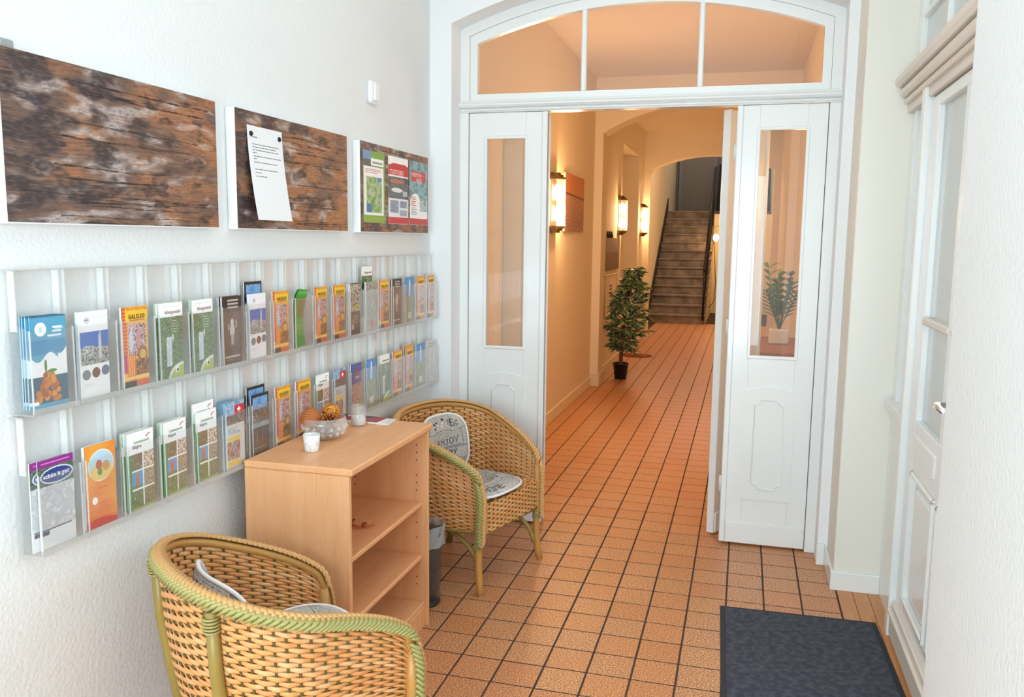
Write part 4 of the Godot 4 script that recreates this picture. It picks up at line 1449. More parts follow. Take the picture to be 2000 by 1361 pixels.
func build_rack() -> void:
	var pm := pocket_mesh()
	var sm := shelf_mesh()
	var pitch := 0.1430
	var first := -1.555
	var tiers := [[1.118, 1.441, "upper clear acrylic leaflet rack along the left wall"], [0.789, 1.112, "lower clear acrylic leaflet rack, its foot beside the cabinet"]]
	for r in tiers:
		var y0: float = r[0]
		var o := thing("leaflet_rack", r[2], "rack", Vector3(XL, y0, first - pitch * 8.5), 0, "clear leaflet racks")
		var zc := first - pitch * 8.5
		var st := mb()
		var half := pitch * 9.0 + 0.006
		box(st, Vector3(0.001, 0, -half), Vector3(0.003, r[1] - y0, half))
		own("back_panel", done(st), M.acrylic, o)
		var ribs := mb()
		for i in 18:
			for sd in [-1.0, 1.0]:
				var zz: float = first - pitch * i - zc + sd * 0.0625
				box(ribs, Vector3(0.0045, 0.185, zz - 0.0014), Vector3(0.0225, 0.32, zz + 0.0014))
				box(ribs, Vector3(0.0545, 0.0, zz - 0.0014), Vector3(0.0570, 0.188, zz + 0.0014))
		own("divider_ribs", done(ribs), M.acrylic_rib, o)
		st = mb()
		box(st, Vector3(0.001, r[1] - y0 - 0.003, -half - 0.004), Vector3(0.036, r[1] - y0, half + 0.004), 0.001)
		own("top_rail", done(st), M.acrylic_edge, o)
		for i in 18:
			var z := first - pitch * i - zc
			var p := inst("pocket", pm, M.acrylic, o, Vector3(0.003, 0.0, z))
			inst("pocket_floor", sm, M.acrylic_edge, p)
	# what stands in the pockets: [kind, extra copies behind, group of the copies]
	var upper := ["teal", "church", "sunny", "cliff", "cliff", "brown", "church", "sunny", "green", "sunny", "sunny", "history", "mixed", "sunny", "brown", "tower", "sunny", "sunny"]
	var lower := ["purple", "orange", "garden", "garden", "garden", "flag", "harbour", "sunny", "sunny", "garden", "flag", "fish", "tower", "cliff", "sunny", "sunny", "tower", "sketch"]
	var said := {
		"teal": "teal leaflet with fried food", "church": "white townscape leaflet with round pictures", "sunny": "orange and yellow collage leaflet",
		"cliff": "white topped green waterfall leaflet", "brown": "dark brown leaflet with pale figure", "green": "green rounded die-cut leaflet", "history": "dark leaflet with white spine",
		"mixed": "grey patchwork leaflet", "tower": "blue sky leaflet with white tower", "purple": "purple headed leaflet with blue oval", "orange": "orange leaflet with round picture", "garden": "white and green photo grid leaflet",
		"flag": "grey leaflet with red flag", "harbour": "black framed street photo leaflet", "fish": "violet leaflet with orange shapes", "sketch": "pale sketched leaflet"}
	var nth := ["first", "second", "third", "fourth", "fifth", "sixth", "seventh", "eighth", "ninth", "tenth", "eleventh", "twelfth", "thirteenth", "fourteenth", "fifteenth", "sixteenth", "seventeenth", "last"]
	var behind := {"u0": 4, "u3": 2, "u4": 1, "u5": 2, "u11": 1, "u14": 1, "u15": 1, "l0": 1, "l2": 3, "l3": 3, "l4": 1, "l5": 6, "l6": 2, "l11": 1, "l13": 1, "l15": 1}
	for tier in 2:
		for i in 18:
			var kind: String = (upper if tier == 0 else lower)[i]
			var place: String = "%s pocket of %s rack" % [nth[i], "upper" if tier == 0 else "lower"]
			var y: float = (1.126 if tier == 0 else 0.797)
			var z := first - pitch * i + 0.007 + rng.randf_range(-0.003, 0.003)
			var key := ("u" if tier == 0 else "l") + str(i)
			var extra: int = behind.get(key, 0)
			var thick := 0.003 + 0.0015 * (i % 3)
			if kind == "church": thick = 0.010
			if kind == "orange": thick = 0.009
			var turn := rng.randf_range(-0.03, 0.03)
			if tier == 0 and i in [1, 6]: turn = 0.04
			leaflet(kind, Vector3(XL + 0.048 - thick, y, z), thick, turn, said[kind] + ", " + place)
			for e in extra:
				var dx := 0.0060 * (e + 1)
				if kind == "harbour": dx = 0.012 * (e + 1)
				var rise := 0.0
				if tier == 1 and i in [4, 6] and e == 0: rise = 0.026
				if key == "l15": rise = 0.012
				var sl := rng.randf_range(0.0, 0.006) + (0.012 if key == "l0" else 0.0)
				leaflet(kind, Vector3(XL + 0.048 - thick - dx, y + rise, z + sl), 0.004, turn, said[kind] + " behind another, " + place, "leaflets behind the front one, " + place)
	# odd ones that look over the rest
	leaflet("harbour", Vector3(XL + 0.030, 1.165, first - pitch * 6 + 0.007), 0.004, 0.0, "black and blue leaflet looking over the seventh upper pocket")
	leaflet("cliff", Vector3(XL + 0.030, 1.19, first - pitch * 12 + 0.007), 0.004, 0.0, "white topped green leaflet looking over the thirteenth upper pocket")

func leaflet(kind: String, at: Vector3, thick: float, turn: float, label: String, group := "") -> void:
	var o := thing("leaflet", label, "leaflet", at, turn, group if group != "" else "leaflets in the racks")
	o.rotation.z = -0.012
	card(o, kind, 0.100 if kind != "purple" else 0.102, 0.21, thick, "cut" if kind == "green" else "")
	match kind:
		"sunny": lettering(o, "GALILEO", Vector3(thick + 0.0003, 0.184, -0.008), 0.062, col(60, 40, 20))
		"cliff": lettering(o, "Königsstuhl", Vector3(thick + 0.0003, 0.184, -0.008), 0.068, col(150, 104, 84), true)
		"garden":
			lettering(o, "Erlebniswelt", Vector3(thick + 0.0003, 0.182, -0.004), 0.06, col(110, 150, 100), true)
			lettering(o, "Rügen", Vector3(thick + 0.0003, 0.170, 0.014), 0.034, col(70, 80, 76), true)
		"purple": lettering(o, "schön & gut", Vector3(thick + 0.0003, 0.170, 0.0), 0.074, Color.WHITE, true)
		"teal":
			lettering(o, "frisch", Vector3(thick + 0.0003, 0.181, -0.030), 0.022, Color.WHITE)

# ------------------------------------------------------------------ cabinet and what stands on it
func build_cabinet() -> void:
	var z0 := -2.285
	var z1 := -2.972
	var xf := -1.142
	var xb := -1.507
	var o := thing("shelf_cabinet", "low open beech shelf cabinet between the two wicker chairs", "cabinet", Vector3((xf + xb) / 2, 0, (z0 + z1) / 2))
	var b := 0.002
	part("top_board", bx(xb, xf + 0.012, 0.790, 0.814, z0 + 0.004, z1 - 0.010, 0.005), M.beech, o)
	part("side_panel", bx(xb, xf, 0.0, 0.790, z0, z0 - 0.019, b), M.beech, o)
	part("side_panel", bx(xb, xf, 0.0, 0.790, z1, z1 + 0.019, b), M.beech, o)
	part("back_panel", bx(xb, xb + 0.006, 0.02, 0.79, z0 - 0.019, z1 + 0.019), M.beech, o)
	for y in [0.505, 0.292]:
		part("shelf", bx(xb + 0.006, xf - 0.022, y - 0.018, y, z0 - 0.0195, z1 + 0.0195, 0.004), M.beech, o)
	part("bottom_board", bx(xb + 0.006, xf - 0.014, 0.082, 0.100, z0 - 0.019, z1 + 0.019, 0.003), M.beech, o)
	part("plinth", bx(xf - 0.028, xf - 0.012, 0.0, 0.082, z0 - 0.019, z1 + 0.019, 0.002), M.beech, o)
	var st := mb()
	for y in [0.73, 0.70, 0.67, 0.61, 0.58, 0.55, 0.42, 0.36, 0.20, 0.17]:
		for x in [xf - 0.045, xb + 0.06]:
			box(st, Vector3(x - 0.0025, y - 0.0025, z1 + 0.0185), Vector3(x + 0.0025, y + 0.0025, z1 + 0.0196))
	part("peg_holes", done(st), mat(col(84, 52, 32), 0.9), o)

	# ribbon curl on the upper shelf
	st = mb(true)
	var pts := []
	for i in 40:
		var t := i / 39.0
		var a := t * TAU * 2.2
		pts.append(Vector3(-0.05 + 0.09 * t + 0.018 * sin(a), 0.0135 + 0.006 * sin(a * 0.5), 0.022 * cos(a) - 0.02 * t))
	for i in 39:
		var w := Vector3(0.002, 0.007, 0.002)
		quad(st, pts[i] - w, pts[i + 1] - w, pts[i + 1] + w, pts[i] + w, Vector3(1, 0, 0.3))
	var rb := inst(numbered("ribbon"), done(st).commit(), mat(col(206, 130, 92), 0.25, 0.3), self, Vector3(-1.265, 0.5056, -2.60))
	tag(rb, "copper coloured ribbon curl lying on the upper shelf of the cabinet", "ribbon")

	var top := 0.8142
	# white cup
	var cup := thing("tea_light_cup", "small white cup with faint grey pattern at the near end of the cabinet top", "cup", Vector3(-1.36, top, -2.455))
	st = mb(true)
	lathe(st, [Vector2(0, 0.0), Vector2(0.021, 0.0), Vector2(0.0235, 0.003), Vector2(0.0285, 0.055), Vector2(0.0280, 0.0565), Vector2(0.0262, 0.056), Vector2(0.0215, 0.008), Vector2(0, 0.007)], 28)
	var cm := mat(Color.WHITE, 0.3)
	cm.albedo_texture = tex(ramp_img(256, 256, noise_img(256, 256, 0.02, 90, 2, true), [[0.0, col(246, 246, 244)], [0.72, col(244, 244, 243)], [0.8, col(206, 210, 210)], [1.0, col(196, 202, 204)]]))
	cm.uv1_triplanar = true
	cm.uv1_scale = Vector3(9, 9, 9)
	own("body", done(st), cm, cup)
	st = mb(true)
	lathe(st, [Vector2(0, 0.022), Vector2(0.0205, 0.022), Vector2(0.0205, 0.008), Vector2(0, 0.008)], 20)
	own("candle", done(st), mat(col(240, 238, 230), 0.6), cup)

	# cut glass bowl with decorative balls and crystals
	var bw := thing("glass_bowl", "clear cut glass bowl holding three ornamental balls", "bowl", Vector3(-1.405, top, -2.63))
	var cr := solid_glass(col(250, 250, 250), 0.01)
	var prof := [Vector2(0, 0.0), Vector2(0.034, 0.0), Vector2(0.052, 0.008), Vector2(0.072, 0.030), Vector2(0.078, 0.052), Vector2(0.074, 0.076), Vector2(0.070, 0.078), Vector2(0.0735, 0.052), Vector2(0.067, 0.032), Vector2(0.048, 0.013), Vector2(0, 0.008)]
	st = mb(true)
	lathe(st, prof, 30)
	own("body", done(st), M.pane_bowl if M.has("pane_bowl") else glass(col(244, 244, 240), 0.16, 0.02), bw)
	var facets := mb()
	for k in 16:
		var a := TAU * k / 16.0
		for rr in [[0.066, 0.024], [0.0755, 0.044]]:
			var c := Vector3(cos(a) * rr[0], rr[1], sin(a) * rr[0])
			box(facets, Vector3(-0.006, -0.006, -0.006), Vector3(0.006, 0.006, 0.006), 0.002, Transform3D(Basis(Vector3.UP, -a) * Basis(Vector3.RIGHT, PI / 4), c))
	own("cut_facets", done(facets), glass(col(250, 250, 248), 0.22, 0.02), bw)
	# crystals in the bowl
	st = mb()
	for k in 90:
		var a := rng.randf() * TAU
		var r := sqrt(rng.randf()) * 0.055
		var y := 0.014 + rng.randf() * 0.022
		var s := rng.randf_range(0.005, 0.009)
		if r > 0.03 + y: r = 0.03
		box(st, Vector3(-s, -s * 0.7, -s), Vector3(s, s * 0.7, s), s * 0.4, Transform3D(Basis(Vector3(rng.randf(), rng.randf(), 0.3).normalized(), rng.randf() * TAU), Vector3(cos(a) * r, y, sin(a) * r)))
	var cs := inst(numbered("glass_pebbles"), done(st).commit(), glass(col(196, 184, 172), 0.55, 0.08), self, Vector3(-1.405, top, -2.63))
	tag(cs, "glittering glass pebbles in the cut glass bowl", "pebbles")
	cs.set_meta("kind", "stuff")
	# balls
	var b1 := thing("ornament_ball", "matt brown coiled ball at the near side of the bowl", "ornament", Vector3(-1.443, top + 0.074, -2.605), 0, "ornamental balls in the bowl")
	st = mb(true)
	var bp := []
	for i in 9:
		var t := PI * i / 8.0
		bp.append(Vector2(0.035 * sin(t), -0.035 * cos(t)))
	lathe(st, bp, 18)
	own("core", done(st), mat(col(176, 104, 52), 0.8), b1)
	st = mb(true)
	for k in 9:
		var y := -0.030 + 0.0075 * k
		var r := sqrt(maxf(0.0, 0.035 * 0.035 - y * y))
		var ring := []
		for i in 17: ring.append(Vector3(cos(TAU * i / 16.0) * r, y, sin(TAU * i / 16.0) * r))
		tube(st, ring, 0.0026, 5, false)
	own("coils", done(st), mat(col(190, 112, 58), 0.75), b1)
	var b2 := thing("ornament_ball", "spiky copper ball in the middle of the bowl", "ornament", Vector3(-1.375, top + 0.068, -2.615), 0, "ornamental balls in the bowl")
	st = mb(true)
	for k in 90:
		var y := 1.0 - 2.0 * (k + 0.5) / 90.0
		var a := k * 2.39996
		var d := Vector3(cos(a) * sqrt(1 - y * y), y, sin(a) * sqrt(1 - y * y))
		tube(st, [d * 0.010, d * 0.027, d * 0.031], [0.0016, 0.0022, 0.0030], 5)
	own("spikes", done(st), mat(col(196, 118, 56), 0.35, 0.5), b2)
	var b3 := thing("ornament_ball", "shiny golden string ball at the far side of the bowl", "ornament", Vector3(-1.410, top + 0.080, -2.690), 0, "ornamental balls in the bowl")
	st = mb(true)
	for k in 16:
		var ax := Vector3(sin(k * 1.9), cos(k * 2.7), sin(k * 0.9 + 1.0)).normalized()
		var u := ax.cross(Vector3(0.3, 0.9, 0.2)).normalized()
		var w2 := ax.cross(u)
		var ring := []
		for i in 21: ring.append((u * cos(TAU * i / 20.0) + w2 * sin(TAU * i / 20.0)) * 0.031)
		tube(st, ring, 0.0022, 5, false)
	own("strings", done(st), mat(col(226, 160, 70), 0.3, 0.6), b3)
	st = mb(true)
	var bq := []
	for p in bp: bq.append(p * 0.83)
	lathe(st, bq, 16)
	own("core", done(st), mat(col(200, 130, 50), 0.4, 0.4), b3)
	# tumbler with white granules
	var tm := thing("candle_glass", "clear tumbler half filled with white granules", "glass", Vector3(-1.382, top, -2.855))
	st = mb(true)
	lathe(st, [Vector2(0, 0), Vector2(0.027, 0), Vector2(0.0285, 0.002), Vector2(0.0288, 0.078), Vector2(0.0272, 0.078), Vector2(0.0268, 0.005), Vector2(0, 0.004)], 28)
	own("tumbler", done(st), glass(col(244, 246, 246), 0.14, 0.02), tm)
	st = mb(true)
	lathe(st, [Vector2(0, 0.0045), Vector2(0.0262, 0.0045), Vector2(0.0262, 0.030), Vector2(0.018, 0.035), Vector2(0, 0.034)], 20)
	for k in 60:
		var a := k * 2.39996
		var r := 0.0035 * sqrt(float(k)) * 0.9
		if r < 0.0245:
			box(st, Vector3(-0.002, -0.002, -0.002), Vector3(0.002, 0.002, 0.002), 0.0006, Transform3D(Basis(Vector3(1, 0.3, 0.5).normalized(), k * 1.3), Vector3(cos(a) * r, 0.0345, sin(a) * r)))
	var gr := own("granules", done(st), mat(col(246, 246, 242), 0.7), tm)
	gr.set_meta("kind", "stuff")
	st = mb(true)
	tube(st, [Vector3(0, 0.034, 0), Vector3(0.0005, 0.055, 0)], 0.0014, 5)
	own("wick", done(st), M.paper, tm)
	# magazines
	var mz := [[0.006, "red and black magazine lying under the tumbler's far side, on top", 1.50, Vector3(-1.395, top, -2.930), col(178, 28, 52)], [0.005, "white magazine below the red one on the cabinet top", 1.62, Vector3(-1.38, top, -2.930), col(244, 244, 244)]]
	for i in [1, 0]:
		var m = mz[i]
		var y := 0.0 if i == 1 else 0.0055
		var g := thing("magazine", m[1], "magazine", m[3] + Vector3(-0.02 if i == 0 else 0.0, y, 0), m[2], "magazines on the cabinet")
		st = mb()
		box(st, Vector3(-0.045, 0, -0.10), Vector3(0.045, 0.0046, 0.10), 0.001)
		own("pages", done(st), M.paper, g)
		st = mb()
		box(st, Vector3(-0.0455, 0.0046, -0.1005), Vector3(0.0455, 0.0052, 0.1005))
		own("cover", done(st), mat(m[4], 0.25), g)
		if i == 0:
			st = mb()
			quad(st, Vector3(0.0, 0.0054, -0.09), Vector3(0.045, 0.0054, -0.09), Vector3(0.045, 0.0054, 0.06), Vector3(0.015, 0.0054, 0.04), Vector3.UP)
			own("cover_picture", done(st), mat(col(40, 44, 62), 0.25), g)
			st = mb()
			quad(st, Vector3(0.012, 0.0056, -0.06), Vector3(0.038, 0.0056, -0.07), Vector3(0.032, 0.0056, 0.0), Vector3(0.018, 0.0056, 0.01), Vector3.UP)
			own("cover_picture", done(st), mat(col(196, 206, 220), 0.25), g)

# ------------------------------------------------------------------ wicker chairs
const CWF := 0.247
const CWM := 0.319
const CD := 0.493
const CA := 0.289
const CHA := 0.482
const CHB := 0.719

func rim(t: float) -> Vector3:
	# t from -1 (one front end) through 0 (middle of the back) to 1; chair looks along +z, its front edge at z 0
	var sg := signf(t)
	var k := absf(t)
	var u := 0.0
	var w := 0.0
	if k > 0.6:
		var m := (k - 0.6) / 0.4
		u = lerpf(CWM, CWF, m)
		w = -CA * (1 - m)
	else:
		var ph := k / 0.6 * PI / 2
		u = CWM * pow(sin(ph), 0.9) if ph > 0 else 0.0
		w = -CA - (CD - CA) * pow(maxf(cos(ph), 0.0), 0.9)
	var x := clampf(-w / CD, 0, 1)
	var s := pow(x, 0.555)
	return Vector3(sg * u, CHA + (CHB - CHA) * s, w - 0.022 * s)

func foot(t: float) -> Vector3:
	var r := rim(t)
	return Vector3(r.x * 0.86, 0.262, r.z * 0.88 - 0.004)

func shell(t: float, k: float) -> Vector3:
	var a := foot(t)
	var b := rim(t)
	var p := a.lerp(b, k)
	var bulge := sin(PI * k) * 0.012
	var c := Vector3(0, p.y, -0.2)
	return p + (p - c).normalized() * bulge

# woven band: rows of strands that pass before and behind upright stakes
func weave(at: Callable, n_rows: int, n_stakes: int, per: int, amp: float) -> ArrayMesh:
	var st := mb(true)
	var tones := [Color(0.80, 0.36, 0.12), Color(0.82, 0.41, 0.16), Color(0.76, 0.33, 0.11), Color(0.84, 0.46, 0.20), Color(0.77, 0.37, 0.13), Color(0.73, 0.37, 0.12)]
	var seg := n_stakes * per
	for r in n_rows:
		var prev := []
		var k0 := maxf(0.0, (r - 0.08) / n_rows)
		var k1 := minf(1.0, (r + 1.08) / n_rows)
		var tint: Color = tones[rng.randi() % 6]
		for i in seg + 1:
			var t := -1.0 + 2.0 * i / seg
			var wave := amp * cos(PI * float(i) / per + PI * r)
			if i % (per * 2) == 0:
				tint = tones[rng.randi() % 6]
			var ring := []
			var mid: Vector3 = at.call(t, (k0 + k1) * 0.5)
			var e: Vector3 = at.call(minf(t + 0.004, 1.0), (k0 + k1) * 0.5) - at.call(maxf(t - 0.004, -1.0), (k0 + k1) * 0.5)
			var n: Vector3 = (at.call(t, k1) - at.call(t, k0)).cross(e).normalized()
			# pinched a little where it dives behind a stake
			var pinch := 0.90 + 0.10 * absf(cos(PI * float(i) / per))
			for q in [[0.0, 0.0], [0.25, 0.0021], [0.75, 0.0021], [1.0, 0.0], [0.75, -0.0021], [0.25, -0.0021]]:
				var kk := lerpf(k0, k1, 0.5 + (q[0] - 0.5) * pinch)
				ring.append((at.call(t, kk) as Vector3) + n * (wave + q[1]))
			if prev.size() > 0:
				st.set_color(tint)
				for q in 6:
					var q2: int = (q + 1) % 6
					var c: Vector3 = (prev[q] + prev[q2] + ring[q] + ring[q2]) / 4.0 - mid - n * wave
					quad(st, prev[q], prev[q2], ring[q2], ring[q], c)
			prev = ring
	return done(st).commit()

func chair_parts(o: Node3D) -> void:
	inst("woven_shell", weave(shell, 34, 44, 4, 0.0034), M.wicker, o)
	# stakes
	var st := mb(true)
	for i in 45:
		var t := -1.0 + 2.0 * i / 44.0
		var p := []
		for k in 6: p.append(shell(t, k / 5.0))
		tube(st, p, 0.0034, 5, false)
	own("stakes", done(st), M.stake, o)
	# woven front apron and seat
	var apron := func(t: float, k: float) -> Vector3: return Vector3(t * CWF * 0.98, lerpf(0.262 + 0.0 * t, 0.392, k), 0.004 + 0.012 * (1 - t * t))
	inst("woven_apron", weave(apron, 13, 16, 4, 0.003), M.wicker, o)
	st = mb(true)
	for i in 17:
		var t := -1.0 + 2.0 * i / 16.0
		tube(st, [apron.call(t, 0.0), apron.call(t, 1.0)], 0.0032, 5, false)
	own("apron_stakes", done(st), M.stake, o)
	var seat := func(t: float, k: float) -> Vector3:
		var z := lerpf(0.012, -0.43, k)
		var half := 0.24
		if z < -0.2: half = 0.24 * sqrt(maxf(0.0, 1.0 - pow((-z - 0.2) / 0.245, 2.2))) + 0.02
		return Vector3(t * half, 0.388 - 0.012 * (1 - t * t), z)
	inst("woven_seat", weave(seat, 22, 14, 4, 0.003), M.wicker, o)
	# rim pole, and the braid over it, running down the front posts
	var path := []
	path.append(Vector3(-CWF - 0.004, 0.215, 0.008))
	path.append(Vector3(-CWF - 0.002, 0.30, 0.008))
	path.append(Vector3(-CWF, 0.38, 0.010))
	path.append(Vector3(-CWF, 0.44, 0.008))
	for i in 57:
		var t := lerpf(-0.985, 0.985, i / 56.0)
		path.append(rim(t))
	path.append(Vector3(CWF, 0.44, 0.008))
	path.append(Vector3(CWF, 0.38, 0.010))
	path.append(Vector3(CWF + 0.002, 0.30, 0.008))
	path.append(Vector3(CWF + 0.004, 0.215, 0.008))
	var cv := Curve3D.new()
	for i in path.size():
		var tn: Vector3 = (path[mini(i + 1, path.size() - 1)] - path[maxi(i - 1, 0)]) / 6.0
		cv.add_point(path[i], -tn, tn)
	cv.bake_interval = 0.01
	var total := cv.get_baked_length()
	st = mb(true)
	var pole := []
	for i in 91: pole.append(cv.sample_baked(total * i / 90.0))
	tube(st, pole, 0.0115, 8)
	own("rim_pole", done(st), M.cane, o)
	# herringbone braid: outer leaves olive, inner leaves tan
	var step := 0.0150
	for side in [1.0, -1.0]:
		st = mb(true)
		var n := int(total / step)
		for i in n:
			var s := i * step
			var p0 := cv.sample_baked(s)
			var p1 := cv.sample_baked(minf(s + 0.016, total))
			var p2 := cv.sample_baked(minf(s + 0.036, total))
			var tg := (p2 - p0).normalized()
			var cen := Vector3(0, p0.y, -0.2)
			var outw := (p0 - cen)
			outw = (outw - tg * outw.dot(tg)).normalized()
			var up := tg.cross(outw)
			if up.y < 0: up = -up
			if up.y < 0.3 and absf(tg.y) > 0.8:
				up = Vector3(0, 0, 1)
				outw = Vector3(signf(p0.x), 0, 0)
			var crest := (up * 0.75 + outw * 0.65).normalized()
			var acr: Vector3 = (outw * 0.75 - up * 0.65).normalized() * side
			var a: Vector3 = p0 + crest * 0.0205 - acr * 0.005
			var b: Vector3 = p1 + crest * 0.0190 + acr * 0.009
			var c: Vector3 = p2 + crest * 0.0050 + acr * 0.0215
			tube(st, [a, b, c], [0.0050, 0.0088, 0.0045], 6, true, 0.7)
		own("rim_braid", done(st), M.braid_olive if side > 0 else M.braid_tan, o)
	# front legs
	for s in [-1.0, 1.0]:
		st = mb(true)
		tube(st, [Vector3(s * CWF, 0.47, -0.002), Vector3(s * (CWF + 0.001), 0.38, 0.0), Vector3(s * (CWF + 0.002), 0.25, -0.002), Vector3(s * (CWF + 0.002), 0.12, 0.0), Vector3(s * (CWF + 0.004), 0.05, 0.006), Vector3(s * (CWF + 0.008), 0.0, 0.016)], [0.015, 0.016, 0.0165, 0.0165, 0.016, 0.0145], 10)
		var lg := own("leg", done(st), M.cane, o)
		st = mb(true)
		for k in 7:
			var y := 0.205 + 0.006 * k
			var ring := []
			for i in 13: ring.append(Vector3(s * (CWF + 0.002) + cos(TAU * i / 12.0) * 0.0178, y, -0.001 + sin(TAU * i / 12.0) * 0.0178))
			tube(st, ring, 0.0032, 5, false)
		inst("binding", done(st).commit(), M.binding, lg)
	# rear legs: from under the rim down the outside of the shell, kicking back at the foot
	for s in [-1.0, 1.0]:
		var t: float = s * 0.235
		var r := rim(t)
		var ou := (r - Vector3(0, r.y, -0.2)).normalized()
		var f := foot(t)
		st = mb(true)
		tube(st, [r + ou * 0.014 - Vector3(0, 0.012, 0), r.lerp(f, 0.35) + ou * 0.028, r.lerp(f, 0.75) + ou * 0.026, f + ou * 0.022, Vector3(f.x, 0.14, f.z) + ou * 0.030, Vector3(f.x, 0.0, f.z) + ou * 0.062], [0.0145, 0.016, 0.0165, 0.0165, 0.016, 0.015], 10)
		var lg := own("leg", done(st), M.olive_cane, o)
		st = mb(true)
		for k in 5:
			var q := (r + ou * 0.016 - Vector3(0, 0.025, 0)).lerp(r.lerp(f, 0.35) + ou * 0.028, 0.06 * k)
			var ring := []
			for i in 13: ring.append(q + Vector3(cos(TAU * i / 12.0) * 0.0175, 0, sin(TAU * i / 12.0) * 0.0175))
			tube(st, ring, 0.0032, 5, false)
		inst("binding", done(st).commit(), M.binding, lg)
		# arched brace to the front leg
		st = mb(true)
		var br := []
		for i in 11:
			var a := PI / 2 * i / 10.0
			br.append(Vector3(s * (0.205 + 0.034 * i / 10.0), 0.085 + 0.16 * cos(a), -0.235 + 0.225 * sin(a)))
		br.insert(0, Vector3(s * 0.19, 0.25, -0.33))
		tube(st, br, 0.0105, 8)
		own("brace", done(st), M.olive_cane, o)
	# seat ring under the shell
	st = mb(true)
	var lower := []
	for i in 41: lower.append(foot(-1.0 + 2.0 * i / 40.0))
	lower.append(Vector3(CWF * 0.86, 0.262, 0.004))
	tube(st, lower, 0.009, 7)
	tube(st, [Vector3(-CWF, 0.258, 0.002), Vector3(CWF, 0.258, 0.002)], 0.009, 7)
	own("seat_ring", done(st), M.olive_cane, o)
	st = mb(true)
	for s in [-1.0, 1.0]:
		for z in [0.0]:
			lathe(st, [Vector2(0, -0.0), Vector2(0.0135, 0.0), Vector2(0.0135, 0.005), Vector2(0, 0.005)], 10, Vector3(s * (CWF + 0.008), 0.0, 0.016))
	own("glides", done(st), mat(col(206, 206, 204), 0.4), o)

func news_mat() -> StandardMaterial3D:
	var im := blank(col(206, 200, 188), 384, 384)
	var ink := col(52, 56, 66)
	var grey := col(146, 148, 152)
	var n := FastNoiseLite.new()
	n.seed = 9
	n.frequency = 0.05
	for y in 384:
		for x in 384:
			im.set_pixel(x, y, col(208, 203, 192).lerp(col(178, 176, 172), clampf(0.5 + n.get_noise_2d(x, y), 0, 1)))
	# blocks with rules between them, as newspaper cuttings
	var rows := [[0, 96], [96, 216], [216, 300], [300, 384]]
	for r in rows.size():
		var y0: int = rows[r][0]
		var y1: int = rows[r][1]
		im.fill_rect(Rect2i(0, y0, 384, 3), ink)
		var cut := 40 + (r * 67) % 120
		for x in [cut, cut + 230]:
			im.fill_rect(Rect2i(x % 384, y0, 3, y1 - y0), ink)
		im.fill_rect(Rect2i(0, y0 + 3, cut, y1 - y0 - 3), grey if r % 2 == 0 else col(190, 188, 182))
		for k in 5:
			var yy := y0 + 12 + k * 9
			if yy < y1 - 26:
				var xx := cut + 14
				while xx < cut + 220:
					var l := rng.randi_range(5, 22)
					im.fill_rect(Rect2i(xx % 384, yy, l, 2), ink.lerp(grey, rng.randf()))
					xx += l + 5
	write(im, "ENJOY", 136, 150, 6, 6, ink)
	im.fill_rect(Rect2i(100, 200, 225, 14), grey)
	write(im, "NEWS", 250, 30, 4, 6, ink)
	for k in 12:
		im.fill_rect(Rect2i(120 + rng.randi_range(0, 90), 20 + rng.randi_range(0, 50), rng.randi_range(8, 22), rng.randi_range(6, 16)), ink if k % 2 == 0 else col(220, 216, 206))
	write(im, "TODAY", 150, 232, 5, 5, ink)
	write(im, "HOME", 60, 320, 6, 6, ink)
	var m := mat(Color.WHITE, 0.9)
	m.albedo_texture = tex(im)
	m.cull_mode = BaseMaterial3D.CULL_DISABLED
	return m

# pillow in its own x, y plane, thickness along z; bend pushes the sides forward
func pillow(w: float, h: float, thick: float, bend: float, round_: float) -> Array:
	var st := mb(true)
	var n := 18
	var pipe := []
	var pt := func(u: float, q: float, s: float) -> Vector3:
		var e := pow(pow(absf(u), round_) + pow(absf(q), round_), 1.0 / round_)
		var m := maxf(absf(u), absf(q))
		var k := m / e if e > 1e-5 else 1.0
		var x := u * k * w / 2
		var y := q * k * h / 2
		var edge := clampf(1.0 - pow(m, 3.0), 0, 1)
		return Vector3(x, y, s * thick * 0.5 * sqrt(edge) + bend * (x * x) / (w * w / 4))
	for s in [1.0, -1.0]:
		for i in n:
			for j in n:
				var u0 := -1.0 + 2.0 * i / n
				var u1 := -1.0 + 2.0 * (i + 1) / n
				var q0 := -1.0 + 2.0 * j / n
				var q1 := -1.0 + 2.0 * (j + 1) / n
				var f := func(a: float) -> float: return 0.5 + a * 0.5
				quad(st, pt.call(u0, q0, s), pt.call(u1, q0, s), pt.call(u1, q1, s), pt.call(u0, q1, s), Vector3(0, 0, s), [Vector2(f.call(u0), 1 - f.call(q0)), Vector2(f.call(u1), 1 - f.call(q0)), Vector2(f.call(u1), 1 - f.call(q1)), Vector2(f.call(u0), 1 - f.call(q1))])
	for side in 4:
		for i in n:
			var a := -1.0 + 2.0 * i / n
			var p := [Vector2(a, -1), Vector2(1, a), Vector2(-a, 1), Vector2(-1, -a)][side] as Vector2
			pipe.append(pt.call(p.x, p.y, 0.0))
	pipe.append(pipe[0])
	var sp := mb(true)
	tube(sp, pipe, 0.006, 6, false)
	return [done(st).commit(), done(sp).commit()]

